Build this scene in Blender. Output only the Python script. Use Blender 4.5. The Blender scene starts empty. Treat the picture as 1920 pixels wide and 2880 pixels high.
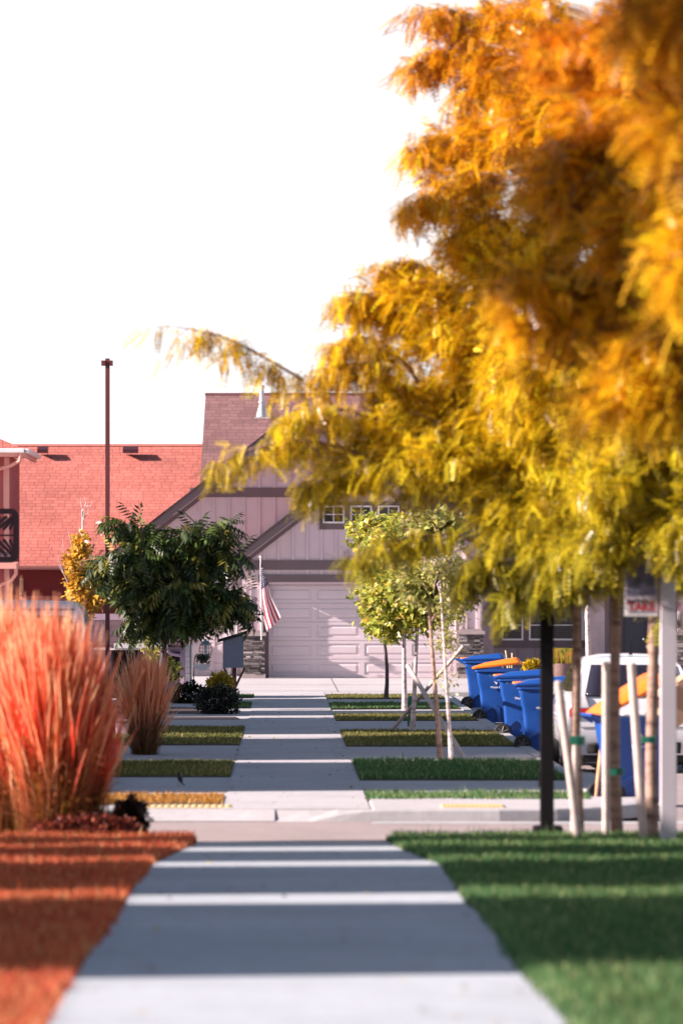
import bpy, math, random
import numpy as np
from math import radians, sin, cos, tan, pi
random.seed(7); RNG = np.random.default_rng(7)
SC = bpy.context.scene
COL = SC.collection
F = 11000.0; HU = 653.0; HV = 1360.0; HC = 2.25     # picture scale of the long lens, horizon, eye height

# ------------------------------------------------------------------ placing
def X(u, Y): return (u - HU) * Y / F
def Z(v, Y): return HC - (v - HV) * Y / F
def P(u, v, Y): return (X(u, Y), Y, Z(v, Y))
def G(u, v, z=0.0):                      # a point of the level ground
    Y = F * (HC - z) / (v - HV); return (X(u, Y), Y, z)
def near_z(Y): return 0.704 - 0.01536 * Y
def GN(u, v):                            # a point of the sloping walk in front
    Y = 17006.0 / (v - 1529.0); return (X(u, Y), Y, near_z(Y))

# ------------------------------------------------------------------ materials
MATS = {}
def newmat(name):
    m = bpy.data.materials.new(name); m.use_nodes = True
    nt = m.node_tree; b = nt.nodes['Principled BSDF']; MATS[name] = m
    return m, nt, b
def link(nt, a, b): nt.links.new(a, b)
def noise(nt, scale, detail=6, rough=0.6, vec=None):
    n = nt.nodes.new('ShaderNodeTexNoise'); n.inputs['Scale'].default_value = scale
    n.inputs['Detail'].default_value = detail; n.inputs['Roughness'].default_value = rough
    if vec is None:
        g = nt.nodes.new('ShaderNodeNewGeometry'); vec = g.outputs['Position']
    link(nt, vec, n.inputs['Vector']); return n
def ramp(nt, fac, stops):
    r = nt.nodes.new('ShaderNodeValToRGB'); link(nt, fac, r.inputs['Fac'])
    while len(r.color_ramp.elements) < len(stops): r.color_ramp.elements.new(0.5)
    for e, (p, c) in zip(r.color_ramp.elements, stops):
        e.position = p; e.color = (*c, 1)
    return r
def bump(nt, b, h, strength, dist=0.01):
    n = nt.nodes.new('ShaderNodeBump'); n.inputs['Strength'].default_value = strength
    n.inputs['Distance'].default_value = dist
    link(nt, h, n.inputs['Height']); link(nt, n.outputs['Normal'], b.inputs['Normal']); return n
def mul(c, k): return tuple(min(1, x * k) for x in c)
def plain(name, c, rough=0.7, var=0.15, scale=3.0, bmp=0.15, fine=60.0, metal=0.0, spec=0.5):
    m, nt, b = newmat(name)
    n = noise(nt, scale); r = ramp(nt, n.outputs['Fac'], [(0.3, mul(c, 1 - var)), (0.7, mul(c, 1 + var))])
    link(nt, r.outputs['Color'], b.inputs['Base Color'])
    b.inputs['Roughness'].default_value = rough; b.inputs['Metallic'].default_value = metal
    b.inputs['Specular IOR Level'].default_value = spec
    if bmp:
        f = noise(nt, fine, 3); bump(nt, b, f.outputs['Fac'], bmp, 0.01)
    return m
def attr_mat(name, rough=0.6, transl=0.0, bmp=0.0, spec=0.3):
    m, nt, b = newmat(name)
    a = nt.nodes.new('ShaderNodeAttribute'); a.attribute_name = 'Col'
    link(nt, a.outputs['Color'], b.inputs['Base Color'])
    b.inputs['Roughness'].default_value = rough; b.inputs['Specular IOR Level'].default_value = spec
    if bmp:
        f = noise(nt, 50, 4); bump(nt, b, f.outputs['Fac'], bmp, 0.01)
    if transl:
        t = nt.nodes.new('ShaderNodeBsdfTranslucent'); link(nt, a.outputs['Color'], t.inputs['Color'])
        mx = nt.nodes.new('ShaderNodeMixShader'); mx.inputs[0].default_value = transl
        link(nt, b.outputs[0], mx.inputs[1]); link(nt, t.outputs[0], mx.inputs[2])
        link(nt, mx.outputs[0], nt.nodes['Material Output'].inputs['Surface'])
    return m
def concrete(name, c, stain=0.18, fine=220.0):
    m, nt, b = newmat(name)
    n1 = noise(nt, 0.55, 8, 0.65); n2 = noise(nt, 9, 6, 0.7); n3 = noise(nt, fine, 2, 0.5)
    r1 = ramp(nt, n1.outputs['Fac'], [(0.3, mul(c, 1 - stain)), (0.72, mul(c, 1 + stain * .6))])
    r2 = ramp(nt, n2.outputs['Fac'], [(0.3, (.80, .80, .80)), (0.65, (1, 1, 1))])
    r3 = ramp(nt, n3.outputs['Fac'], [(0.25, (.82, .82, .82)), (0.6, (1, 1, 1))])
    m1 = nt.nodes.new('ShaderNodeMixRGB'); m1.blend_type = 'MULTIPLY'; m1.inputs[0].default_value = 1
    m2 = nt.nodes.new('ShaderNodeMixRGB'); m2.blend_type = 'MULTIPLY'; m2.inputs[0].default_value = 1
    link(nt, r1.outputs['Color'], m1.inputs[1]); link(nt, r2.outputs['Color'], m1.inputs[2])
    link(nt, m1.outputs[0], m2.inputs[1]); link(nt, r3.outputs['Color'], m2.inputs[2])
    link(nt, m2.outputs[0], b.inputs['Base Color']); b.inputs['Roughness'].default_value = 0.85
    b.inputs['Specular IOR Level'].default_value = 0.3
    bump(nt, b, n3.outputs['Fac'], 0.25, 0.004)
    return m
def shingle(name, c, c2, zk=1.7, sc=1.0):
    m, nt, b = newmat(name)
    g = nt.nodes.new('ShaderNodeNewGeometry'); s = nt.nodes.new('ShaderNodeSeparateXYZ'); link(nt, g.outputs['Position'], s.inputs[0])
    mu = nt.nodes.new('ShaderNodeMath'); mu.operation = 'MULTIPLY'; mu.inputs[1].default_value = zk; link(nt, s.outputs['Z'], mu.inputs[0])
    ad = nt.nodes.new('ShaderNodeMath'); ad.operation = 'ADD'; link(nt, s.outputs['X'], ad.inputs[0])
    cb = nt.nodes.new('ShaderNodeCombineXYZ'); link(nt, ad.outputs[0], cb.inputs['X']); link(nt, mu.outputs[0], cb.inputs['Y'])
    wob = noise(nt, 1.5, 2)
    mm = nt.nodes.new('ShaderNodeMath'); mm.operation = 'MULTIPLY'; mm.inputs[1].default_value = 0.25; link(nt, wob.outputs['Fac'], mm.inputs[0]); link(nt, mm.outputs[0], ad.inputs[1])
    br = nt.nodes.new('ShaderNodeTexBrick'); link(nt, cb.outputs[0], br.inputs['Vector'])
    br.inputs['Color1'].default_value = (*c, 1); br.inputs['Color2'].default_value = (*c2, 1)
    br.inputs['Mortar'].default_value = (*mul(c, .42), 1); br.inputs['Scale'].default_value = 1.0
    br.inputs['Brick Width'].default_value = 0.36 * sc; br.inputs['Row Height'].default_value = 0.185 * sc
    br.inputs['Mortar Size'].default_value = 0.011 * sc; br.inputs['Mortar Smooth'].default_value = 0.3
    br.offset = 0.37; br.squash = 0.7; br.squash_frequency = 3
    n = noise(nt, 0.5, 8); r = ramp(nt, n.outputs['Fac'], [(0.3, (.72, .72, .72)), (0.7, (1, 1, 1))])
    n4 = noise(nt, 25, 3); r4 = ramp(nt, n4.outputs['Fac'], [(0.3, (.75, .75, .75)), (0.6, (1, 1, 1))])
    mx = nt.nodes.new('ShaderNodeMixRGB'); mx.blend_type = 'MULTIPLY'; mx.inputs[0].default_value = 1
    mx2 = nt.nodes.new('ShaderNodeMixRGB'); mx2.blend_type = 'MULTIPLY'; mx2.inputs[0].default_value = 1
    link(nt, br.outputs['Color'], mx.inputs[1]); link(nt, r.outputs['Color'], mx.inputs[2])
    link(nt, mx.outputs[0], mx2.inputs[1]); link(nt, r4.outputs['Color'], mx2.inputs[2])
    link(nt, mx2.outputs[0], b.inputs['Base Color']); b.inputs['Roughness'].default_value = 0.9
    iv = nt.nodes.new('ShaderNodeMath'); iv.operation = 'SUBTRACT'; iv.inputs[0].default_value = 1; link(nt, br.outputs['Fac'], iv.inputs[1])
    bump(nt, b, iv.outputs[0], 0.6, 0.02)
    return m

WALL = plain('siding_paint', (.62, .49, .53), .75, .06, 1.2, .12, 90)
TRIM = plain('trim_paint', (.150, .105, .115), .7, .08, 1.5, .1, 90)
DOORP = plain('garage_door_paint', (.62, .52, .555), .6, .05, 1.0, .05, 120)
WHITE = plain('white_paint', (.80, .74, .75), .5, .05, 2.0, .05, 60)
PORCHW = plain('porch_siding', (.33, .25, .28), .75, .06, 1.5, .1, 80)
DARKDOOR = plain('front_door_paint', (.045, .045, .075), .45, .1, 2, .05)
CAP = plain('stone_cap', (.34, .27, .27), .8, .12, 4, .2)
REDWALL = plain('red_siding', (.42, .09, .09), .75, .1, 1.2, .1)
PINKTRIM = plain('pink_trim', (.74, .33, .28), .6, .06, 2, .05)
LILAC = plain('lilac_trim', (.50, .34, .44), .6, .06, 2, .05)
ROOFR = shingle('leak_red_shingles', (.66, .20, .16), (.54, .15, .12), 1.7, .85)  # red light-leak tint put into the shingle colour
ROOFM = shingle('mauve_shingles', (.30, .145, .140), (.22, .10, .105))
ROOFD = shingle('dark_shingles', (.10, .045, .06), (.07, .03, .045))
ROOFE = plain('shingle_edge', (.045, .03, .035), .9, .2)
GLASS, _nt, _b = newmat('window_glass'); _b.inputs['Base Color'].default_value = (.03, .025, .03, 1); _b.inputs['Roughness'].default_value = .08
_b.inputs['Specular IOR Level'].default_value = .35
CONC = concrete('concrete', (.56, .53, .55)); CONC2 = concrete('driveway_concrete', (.55, .515, .53), .14)
CURBC = concrete('curb_concrete', (.50, .48, .50)); ASPH = concrete('worn_asphalt', (.40, .325, .32), .15, 60)
SOIL = plain('soil', (.07, .055, .03), .95, .3, 3, .4, 30)
SOILR = plain('soil_red', (.10, .035, .02), .95, .3, 3, .4, 30)
MULCH = plain('bark_mulch', (.05, .028, .03), .95, .5, 25, 1.0, 40)
EARTH = plain('dry_ground', (.20, .15, .11), .95, .2, 1, .3, 20)
DARKM = plain('dark_metal', (.008, .007, .009), .75, .2, 5, .05, spec=.15)
REDPOLE = plain('oxide_pole', (.16, .035, .035), .5, .1, 3, .05)
MAROON = plain('maroon_plastic', (.055, .010, .018), .5, .1, 4, .05)
BINBLUE = plain('bin_blue', (.013, .07, .30), .32, .12, 3, .03, 200)
BINORANGE = plain('bin_orange', (.90, .20, .02), .35, .06, 3, .03)
RUBBER = plain('rubber', (.015, .014, .015), .7, .2, 9, .1)
CARDB = plain('cardboard', (.50, .30, .19), .85, .07, 4, .05)
CARW, _nt, _b = newmat('car_paint'); _b.inputs['Base Color'].default_value = (.74, .72, .76, 1); _b.inputs['Roughness'].default_value = .22
_b.inputs['Coat Weight'].default_value = .8
CARG, _nt, _b = newmat('car_glass'); _b.inputs['Base Color'].default_value = (.02, .018, .03, 1); _b.inputs['Roughness'].default_value = .05
CHROME, _nt, _b = newmat('chrome'); _b.inputs['Base Color'].default_value = (.7, .7, .72, 1); _b.inputs['Roughness'].default_value = .2; _b.inputs['Metallic'].default_value = 1
LAMPR, _nt, _b = newmat('lamp_red'); _b.inputs['Base Color'].default_value = (.45, .01, .02, 1); _b.inputs['Roughness'].default_value = .12
LAMPW, _nt, _b = newmat('lamp_clear'); _b.inputs['Base Color'].default_value = (.62, .60, .62, 1); _b.inputs['Roughness'].default_value = .15
GALV = plain('galvanised', (.62, .60, .62), .4, .08, 4, .03, 60, .5)
WOODP = plain('pale_stake_wood', (.52, .42, .38), .85, .22, 12, .3, 80)
WOODO = plain('orange_stake_wood', (.60, .32, .17), .85, .15, 12, .2, 80)
WOODB = plain('brown_post', (.13, .05, .035), .8, .2, 10, .2)
GREYBOX = plain('grey_box_paint', (.23, .24, .30), .7, .08, 8, .15)
BLACKROOF = plain('black_roofing', (.018, .015, .017), .85, .2, 10, .3)
TIEG = plain('green_tie', (.01, .16, .10), .6, .15, 10, .1)
SIGNB = plain('sign_blue', (.02, .09, .38), .5, .05)
SIGNR = plain('sign_red', (.38, .01, .03), .5, .05)
CREAM = plain('cream_marking', (.85, .66, .36), .7, .12, 8, .1)
TEAL = plain('feeder_teal', (.12, .20, .20), .5, .1, 8, .05)
LEAF = attr_mat('leaf', .34, .38, 0, .6); LEAFD = attr_mat('leaf_dark', .38, .22, 0, .5)
BLADE = attr_mat('grass_blade', .6, .35); PLUME = attr_mat('plume', .55, .55); VCOL = attr_mat('tinted', .8, 0, .3)
CLOTH = attr_mat('flag_cloth', .8, .3)
def bark(name, c, c2, ring):
    m, nt, b = newmat(name)
    g = nt.nodes.new('ShaderNodeNewGeometry'); mp = nt.nodes.new('ShaderNodeMapping'); mp.inputs['Scale'].default_value = (18, 18, 2.2) if not ring else (4, 4, 16)
    link(nt, g.outputs['Position'], mp.inputs['Vector'])
    n = noise(nt, 1.0, 7, .7, mp.outputs[0]); r = ramp(nt, n.outputs['Fac'], [(.34, c2), (.52, c), (.75, mul(c, 1.2))])
    link(nt, r.outputs['Color'], b.inputs['Base Color']); b.inputs['Roughness'].default_value = .9
    bump(nt, b, n.outputs['Fac'], .6, .01); return m
BARK = bark('bark_brown', (.36, .23, .18), (.12, .07, .055), True)
BARKW = bark('bark_pale', (.62, .50, .48), (.22, .15, .14), True)
BARKD = bark('bark_dark', (.12, .08, .09), (.04, .03, .03), False)

# ------------------------------------------------------------------ mesh building
def nrm(a):
    l = math.sqrt(sum(x * x for x in a)) or 1; return tuple(x / l for x in a)
def sub(a, b): return tuple(x - y for x, y in zip(a, b))
def add(a, b): return tuple(x + y for x, y in zip(a, b))
def sca(a, k): return tuple(x * k for x in a)
def cross(a, b): return (a[1]*b[2]-a[2]*b[1], a[2]*b[0]-a[0]*b[2], a[0]*b[1]-a[1]*b[0])
def lerp(a, b, t): return tuple(x + (y - x) * t for x, y in zip(a, b))
class MB:
    def __init__(s): s.v = []; s.f = []; s.c = []; s.m = []; s.col = None; s.mi = 0
    def face(s, idx): s.f.append(tuple(idx)); s.c.append(s.col); s.m.append(s.mi)
    def poly(s, pts):
        n = len(s.v); s.v += [tuple(p) for p in pts]; s.face(range(n, n + len(pts)))
    def box(s, x0, x1, y0, y1, z0, z1):
        x0, x1 = sorted((x0, x1)); y0, y1 = sorted((y0, y1)); z0, z1 = sorted((z0, z1))
        n = len(s.v)
        s.v += [(x0,y0,z0),(x1,y0,z0),(x1,y1,z0),(x0,y1,z0),(x0,y0,z1),(x1,y0,z1),(x1,y1,z1),(x0,y1,z1)]
        for q in ((0,3,2,1),(4,5,6,7),(0,1,5,4),(1,2,6,5),(2,3,7,6),(3,0,4,7)): s.face([n + i for i in q])
    def extrude(s, pts, d):
        n = len(s.v); k = len(pts); s.v += [tuple(p) for p in pts] + [add(p, d) for p in pts]
        s.face(range(n, n + k)); s.face(range(n + 2 * k - 1, n + k - 1, -1))
        for i in range(k): j = (i + 1) % k; s.face((n + j, n + i, n + k + i, n + k + j))
    def tube(s, pts, rad, sides=8, caps=True):
        if not hasattr(rad, '__len__'): rad = [rad] * len(pts)
        n = len(s.v); k = len(pts); ref = None
        for i, p in enumerate(pts):
            d = nrm(sub(pts[min(i + 1, k - 1)], pts[max(i - 1, 0)]))
            if ref is None:
                ref = (0, 1, 0) if abs(d[1]) < .9 else (1, 0, 0)
            a = nrm(cross(d, ref)); b = cross(a, d); ref = b
            for j in range(sides):
                t = 2 * pi * j / sides; s.v.append(add(p, add(sca(a, rad[i] * cos(t)), sca(b, rad[i] * sin(t)))))
        for i in range(k - 1):
            for j in range(sides):
                q = (j + 1) % sides
                s.face((n + i*sides + j, n + i*sides + q, n + (i+1)*sides + q, n + (i+1)*sides + j))
        if caps: s.face(range(n + sides - 1, n - 1, -1)); s.face(range(n + (k-1)*sides, n + k*sides))
    def lathe(s, prof, c=(0,0,0), sides=16, axis='z'):
        n = len(s.v)
        for r, h in prof:
            for j in range(sides):
                t = 2*pi*j/sides
                p = (r*cos(t), r*sin(t), h) if axis == 'z' else ((r*cos(t), h, r*sin(t)) if axis == 'y' else (h, r*cos(t), r*sin(t)))
                s.v.append(add(c, p))
        for i in range(len(prof) - 1):
            for j in range(sides):
                q = (j+1) % sides; s.face((n+i*sides+j, n+i*sides+q, n+(i+1)*sides+q, n+(i+1)*sides+j))
        s.face(range(n + sides - 1, n - 1, -1)); s.face(range(n + (len(prof)-1)*sides, n + len(prof)*sides))
    def loft(s, rings, caps=True):
        n = len(s.v); k = len(rings[0])
        for r in rings: s.v += [tuple(p) for p in r]
        for i in range(len(rings) - 1):
            for j in range(k):
                q = (j+1) % k; s.face((n+i*k+j, n+i*k+q, n+(i+1)*k+q, n+(i+1)*k+j))
        if caps: s.face(range(n + k - 1, n - 1, -1)); s.face(range(n + (len(rings)-1)*k, n + len(rings)*k))
WPOS = {}
def build(name, mb, mats, parent=None, smooth=False, bevel=0, sub_=0, label=None):
    me = bpy.data.meshes.new(name)
    off = WPOS.get(parent.name, (0, 0, 0)) if parent else (0, 0, 0)
    me.from_pydata([sub(v, off) for v in mb.v], [], mb.f)
    for m in (mats if isinstance(mats, (list, tuple)) else [mats]): me.materials.append(m)
    if any(mb.m): me.polygons.foreach_set('material_index', mb.m)
    if any(c is not None for c in mb.c):
        ca = me.color_attributes.new('Col', 'FLOAT_COLOR', 'CORNER'); buf = []
        for f, c in zip(mb.f, mb.c): buf += [*(c or (.5, .5, .5)), 1.0] * len(f)
        ca.data.foreach_set('color', buf)
    if smooth: me.polygons.foreach_set('use_smooth', [True] * len(me.polygons))
    me.update()
    o = bpy.data.objects.new(name, me); COL.objects.link(o)
    if parent: o.parent = parent; WPOS[o.name] = off
    if bevel:
        b = o.modifiers.new('Bevel', 'BEVEL'); b.width = bevel; b.segments = 2; b.limit_method = 'ANGLE'
    if sub_:
        b = o.modifiers.new('Subsurf', 'SUBSURF'); b.levels = b.render_levels = sub_
    if smooth and not sub_:
        try:
            for p in me.polygons: pass
            me.set_sharp_from_angle(angle=radians(40))
        except Exception: pass
    if label: o['label'] = label
    return o
def thing(name, label, cat, loc=(0, 0, 0), group=None):
    o = bpy.data.objects.new(name, None); COL.objects.link(o); o.location = loc; o.empty_display_size = .2
    WPOS[o.name] = tuple(loc); o['label'] = label; o['category'] = cat
    if group: o['group'] = group
    return o
def tag(o, label, cat, group=None):
    o['label'] = label; o['category'] = cat
    if group: o['group'] = group
    return o
def stuff(o, label, cat): tag(o, label, cat); o['kind'] = 'stuff'; return o
def struct(name, mb, m, label=None, **k):
    o = build(name, mb, m, **k); o['kind'] = 'structure'
    if label: o['label'] = label; o['category'] = name.split('.')[0].replace('_', ' ')
    return o
def npmesh(name, V, Fc, colors, mat, parent=None):
    """V (n,3), Fc (m,k) index array, colors (n,3) per vertex"""
    me = bpy.data.meshes.new(name)
    off = np.array(WPOS.get(parent.name, (0, 0, 0)) if parent else (0, 0, 0))
    V = V - off
    n, m, k = len(V), len(Fc), Fc.shape[1]
    me.vertices.add(n); me.vertices.foreach_set('co', V.astype(np.float32).ravel())
    me.loops.add(m * k); me.loops.foreach_set('vertex_index', Fc.astype(np.int32).ravel())
    me.polygons.add(m); me.polygons.foreach_set('loop_start', np.arange(0, m * k, k, dtype=np.int32))
    me.update(calc_edges=True); me.validate()
    ca = me.color_attributes.new('Col', 'FLOAT_COLOR', 'POINT')
    ca.data.foreach_set('color', np.hstack([colors, np.ones((n, 1))]).astype(np.float32).ravel())
    me.materials.append(mat)
    o = bpy.data.objects.new(name, me); COL.objects.link(o)
    if parent: o.parent = parent; WPOS[o.name] = tuple(off)
    return o
def text_mesh(name, body, size, mat, parent, loc, extr=0.002, align='CENTER', bold=0.0, rotz=0):
    cu = bpy.data.curves.new('lettering', 'FONT'); cu.body = body; cu.size = size; cu.extrude = extr; cu.align_x = align; cu.offset = bold
    tmp = bpy.data.objects.new('lettering_tmp', cu); COL.objects.link(tmp)
    dg = bpy.context.evaluated_depsgraph_get(); me = bpy.data.meshes.new_from_object(tmp.evaluated_get(dg))
    bpy.data.objects.remove(tmp); me.materials.clear(); me.materials.append(mat)
    o = bpy.data.objects.new(name, me); COL.objects.link(o); o.parent = parent
    o.location = sub(loc, WPOS.get(parent.name, (0, 0, 0))); o.rotation_euler = (pi / 2, 0, rotz); return o

# ------------------------------------------------------------------ foliage
def tm_frond(n=7, wid=.26, gap=.72):
    v = []; f = []
    for i in range(n):
        t = (i + .6) / n; zx = -.30 * t * t; lw = wid * (1 - .35 * abs(t - .45) * 2)
        for sgn in (-1, 1):
            b = len(v); h = gap / n / 2
            v += [(t - h*.4, 0, zx), (t - h + .02, sgn*lw*.5, zx - .015), (t + .04, sgn*lw, zx - .05), (t + h + .02, sgn*lw*.5, zx - .015)]
            f.append((b, b+1, b+2, b+3))
    return np.array(v), np.array(f)
def tm_leaf():
    v = [(0,0,0),(.45,-.32,.06),(1,0,-.08),(.45,.32,.06)]
    return np.array(v), np.array([(0,1,2,3)])
def tm_maple():
    v = [(0,0,0),(.3,-.5,.05),(.62,-.2,.0),(1,0,-.1),(.62,.2,0),(.3,.5,.05)]
    return np.array(v), np.array([(0,1,2,3),(0,3,4,5)])
def tm_sumac():
    v = []; f = []
    for i in range(5):
        t = .25 + i * .18
        for sgn in (-1, 1):
            b = len(v); L = .42
            v += [(t,0,-.15*t*t), (t+L*.30, sgn*L*.25, -.15*t*t-.10), (t+L*.45, sgn*L*.62, -.15*t*t-.36), (t+L*.12, sgn*L*.42, -.15*t*t-.16)]
            f.append((b,b+1,b+2,b+3))
    b = len(v); v += [(1.05,0,-.17),(1.2,-.08,-.24),(1.42,0,-.42),(1.2,.08,-.24)]; f.append((b,b+1,b+2,b+3))
    return np.array(v), np.array(f)
def foliage(name, tm, Pn, D, S, C, mat, parent=None, upn=.35, jit=.12):
    tv, tf = tm; n = len(Pn)
    D = D / (np.linalg.norm(D, axis=1, keepdims=True) + 1e-9)
    up = np.array([0, 0, 1.0]) + RNG.normal(0, upn, (n, 3))
    Yv = np.cross(up, D); Yv /= (np.linalg.norm(Yv, axis=1, keepdims=True) + 1e-9); Zv = np.cross(D, Yv)
    V = Pn[:, None, :] + S[:, None, None] * (tv[None, :, 0:1]*D[:, None, :] + tv[None, :, 1:2]*Yv[:, None, :] + tv[None, :, 2:3]*Zv[:, None, :])
    Fc = (np.arange(n)[:, None, None] * len(tv) + tf[None]).reshape(-1, tf.shape[1])
    CC = np.repeat(C, len(tv), axis=0).reshape(n, len(tv), 3) * (1 + RNG.normal(0, jit, (n, len(tv), 1)))
    return npmesh(name, V.reshape(-1, 3), Fc, np.clip(CC.reshape(-1, 3), 0, 1), mat, parent)
def pal(z, stops):
    zs = [s[0] for s in stops]
    return np.stack([np.interp(z, zs, [s[1][i] for s in stops]) for i in range(3)], axis=1)

def curve_pts(a, b, arch, n=6, wob=.0):
    out = []
    for i in range(n + 1):
        t = i / n; p = lerp(a, b, t)
        out.append((p[0] + random.gauss(0, wob) * (0 < i < n), p[1] + random.gauss(0, wob) * (0 < i < n), p[2] + arch * 4 * t * (1 - t)))
    return out

def locust(base, top, r0, clusters, label, colfn, scale=.185, sprays=(), fork=None, seedoff=0):
    """honey locust: trunk, limbs to each cluster of sprays, drooping pinnate leaves"""
    t = thing('honey_locust_tree', label, 'tree', base, 'young honey locust trees on the grass by the walk')
    w = MB(); n = 9
    tp = [lerp(base, top, i / n) for i in range(n + 1)]
    tp = [(p[0] + .012 * sin(i * 1.9 + seedoff), p[1], p[2]) for i, p in enumerate(tp)]
    w.tube(tp, [r0 * (1.12 if i == 0 else 1.0 - .5 * i / n) for i in range(n + 1)], 12)
    for k in range(8):                                     # knots of pruned twigs
        i = random.uniform(.1, .6); p = lerp(base, top, i); a = random.uniform(0, 2*pi)
        d = (cos(a) * r0 * .8, sin(a) * r0 * .8, 0); w.tube([add(p, sca(d, .6)), add(add(p, sca(d, 1.35)), (0, 0, .012))], [.02, .012], 6)
    PP = []; DD = []
    def spray(s, e, arch, m, droop=.26, sp=.06, r=.006):
        c = curve_pts(s, e, arch, 5, .02)
        w.tube(c, [r * (1 - .8 * i / 5) + .0015 for i in range(6)], 4, False)
        tdir = np.array(nrm(sub(e, s)))
        for _ in range(m):
            q = random.random() ** .7; k = min(int(q * 5), 4); fr = q * 5 - k
            p = np.array(lerp(c[k], c[k+1], fr)) + RNG.normal(0, sp, 3)
            side = RNG.normal(0, .62, 3); d = tdir * .7 + side + np.array([0, 0, -droop * (0.6 + random.random())])
            PP.append(p); DD.append(d)
    for (u, v, Y, ru, rv, rY, ns, m) in clusters:
        c = P(u, v, Y); k = Y / F; R = (ru * k, rY, rv * k)
        tt = max(.25, min(.95, (c[2] - R[2] * .8 - base[2]) / (top[2] - base[2]))); st = lerp(base, top, tt)
        lc = curve_pts(st, c, .25, 7, .04); w.tube(lc, [max(.012, r0 * .42 * (1 - .75 * i / 7)) for i in range(8)], 7, False)
        for _ in range(ns):
            a = RNG.normal(0, 1, 3); a /= np.linalg.norm(a); rr = random.uniform(.45, 1.0)
            e = (c[0] + a[0]*R[0]*rr, c[1] + a[1]*R[1]*rr, c[2] + a[2]*R[2]*rr)
            s = lerp(random.choice(lc[4:]), e, random.uniform(.15, .45)); spray(s, e, .10, m, r=.005)
    for (s, e, arch, m, sp) in sprays:
        lc = curve_pts(P(*s), P(*e), arch, 8, .015); w.tube(lc, [.016 * (1 - .8 * i / 8) + .002 for i in range(9)], 6, False)
        nn = 26
        for i in range(nn):
            q = .18 + .82 * (i + .5) / nn; k = min(int(q * 8), 7); p = lerp(lc[k], lc[k+1], q * 8 - k)
            e2 = (p[0] + random.gauss(-.05, sp), p[1] + random.gauss(0, sp), p[2] - abs(random.gauss(0, sp * .9)) - .02)
            spray(p, e2, .03, m, .8, .04, .003)
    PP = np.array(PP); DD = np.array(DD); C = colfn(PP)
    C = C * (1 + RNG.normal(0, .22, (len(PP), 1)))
    build('trunk', w, BARK, t, smooth=True)
    foliage('crown', tm_frond(), PP, DD, scale * RNG.uniform(.7, 1.3, len(PP)), np.clip(C, .01, 1), LEAF, t)
    return t

# ------------------------------------------------------------------ world, sun, camera
SUN_EL, SUN_DEV = 24.0, 9.5              # low sun from the west side, a little behind the viewer
to_sun = (-cos(radians(SUN_DEV)) * cos(radians(SUN_EL)), -sin(radians(SUN_DEV)) * cos(radians(SUN_EL)), sin(radians(SUN_EL)))
w = bpy.data.worlds.new('World'); SC.world = w; w.use_nodes = True
nt = w.node_tree; bg = nt.nodes['Background']; sky = nt.nodes.new('ShaderNodeTexSky'); sky.sky_type = 'NISHITA'
sky.sun_disc = False; sky.sun_elevation = radians(SUN_EL); sky.sun_rotation = math.atan2(to_sun[0], to_sun[1]) % (2 * pi)
sky.air_density = 1.0; sky.dust_density = 1.2; sky.ozone_density = 1.0
bg.inputs['Strength'].default_value = .044
tc = nt.nodes.new('ShaderNodeTexCoord'); sp = nt.nodes.new('ShaderNodeSeparateXYZ'); nt.links.new(tc.outputs['Generated'], sp.inputs[0])
hz = nt.nodes.new('ShaderNodeMapRange'); hz.interpolation_type = 'SMOOTHSTEP'      # bright milky air low over the horizon
hz.inputs['From Min'].default_value = .128; hz.inputs['From Max'].default_value = .18; hz.inputs['To Min'].default_value = 1; hz.inputs['To Max'].default_value = 0
nt.links.new(sp.outputs['Z'], hz.inputs['Value'])
mxw = nt.nodes.new('ShaderNodeMixRGB'); nt.links.new(hz.outputs[0], mxw.inputs[0]); nt.links.new(sky.outputs[0], mxw.inputs[1]); mxw.inputs[2].default_value = (10.2, 9.95, 10.1, 1)
nt.links.new(mxw.outputs[0], bg.inputs['Color'])
sl = bpy.data.lights.new('sun', 'SUN'); sl.energy = 5.0; sl.angle = radians(.5); sl.color = (1.0, .86, .80)
so = bpy.data.objects.new('sun', sl); COL.objects.link(so)
from mathutils import Vector
so.rotation_euler = Vector(to_sun).to_track_quat('Z', 'Y').to_euler()
cam = bpy.data.cameras.new('camera'); co = bpy.data.objects.new('camera', cam); COL.objects.link(co); SC.camera = co
co.location = (0, 0, HC); co.rotation_euler = (pi / 2, 0, 0)
cam.sensor_fit = 'HORIZONTAL'; cam.sensor_width = 24.0; cam.lens = F / 1568 * 24.0
cam.shift_x = (784 - HU) / 1568; cam.shift_y = (HV - 1176) / 1568
cam.clip_start = .5; cam.clip_end = 3000
cam.dof.use_dof = True; cam.dof.focus_distance = 92.0; cam.dof.aperture_fstop = 2.5
SC.view_settings.view_transform = 'Standard'; SC.view_settings.look = 'None'
SC.view_settings.exposure = 1.5; SC.view_settings.gamma = 1.0
SC.cycles.use_denoising = True; SC.cycles.max_bounces = 6; SC.cycles.transparent_max_bounces = 4

# ================================================================== GROUND
b = MB(); b.box(-900, 900, -200, 1500, -1.0, -.30); struct('ground', b, EARTH)
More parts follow.
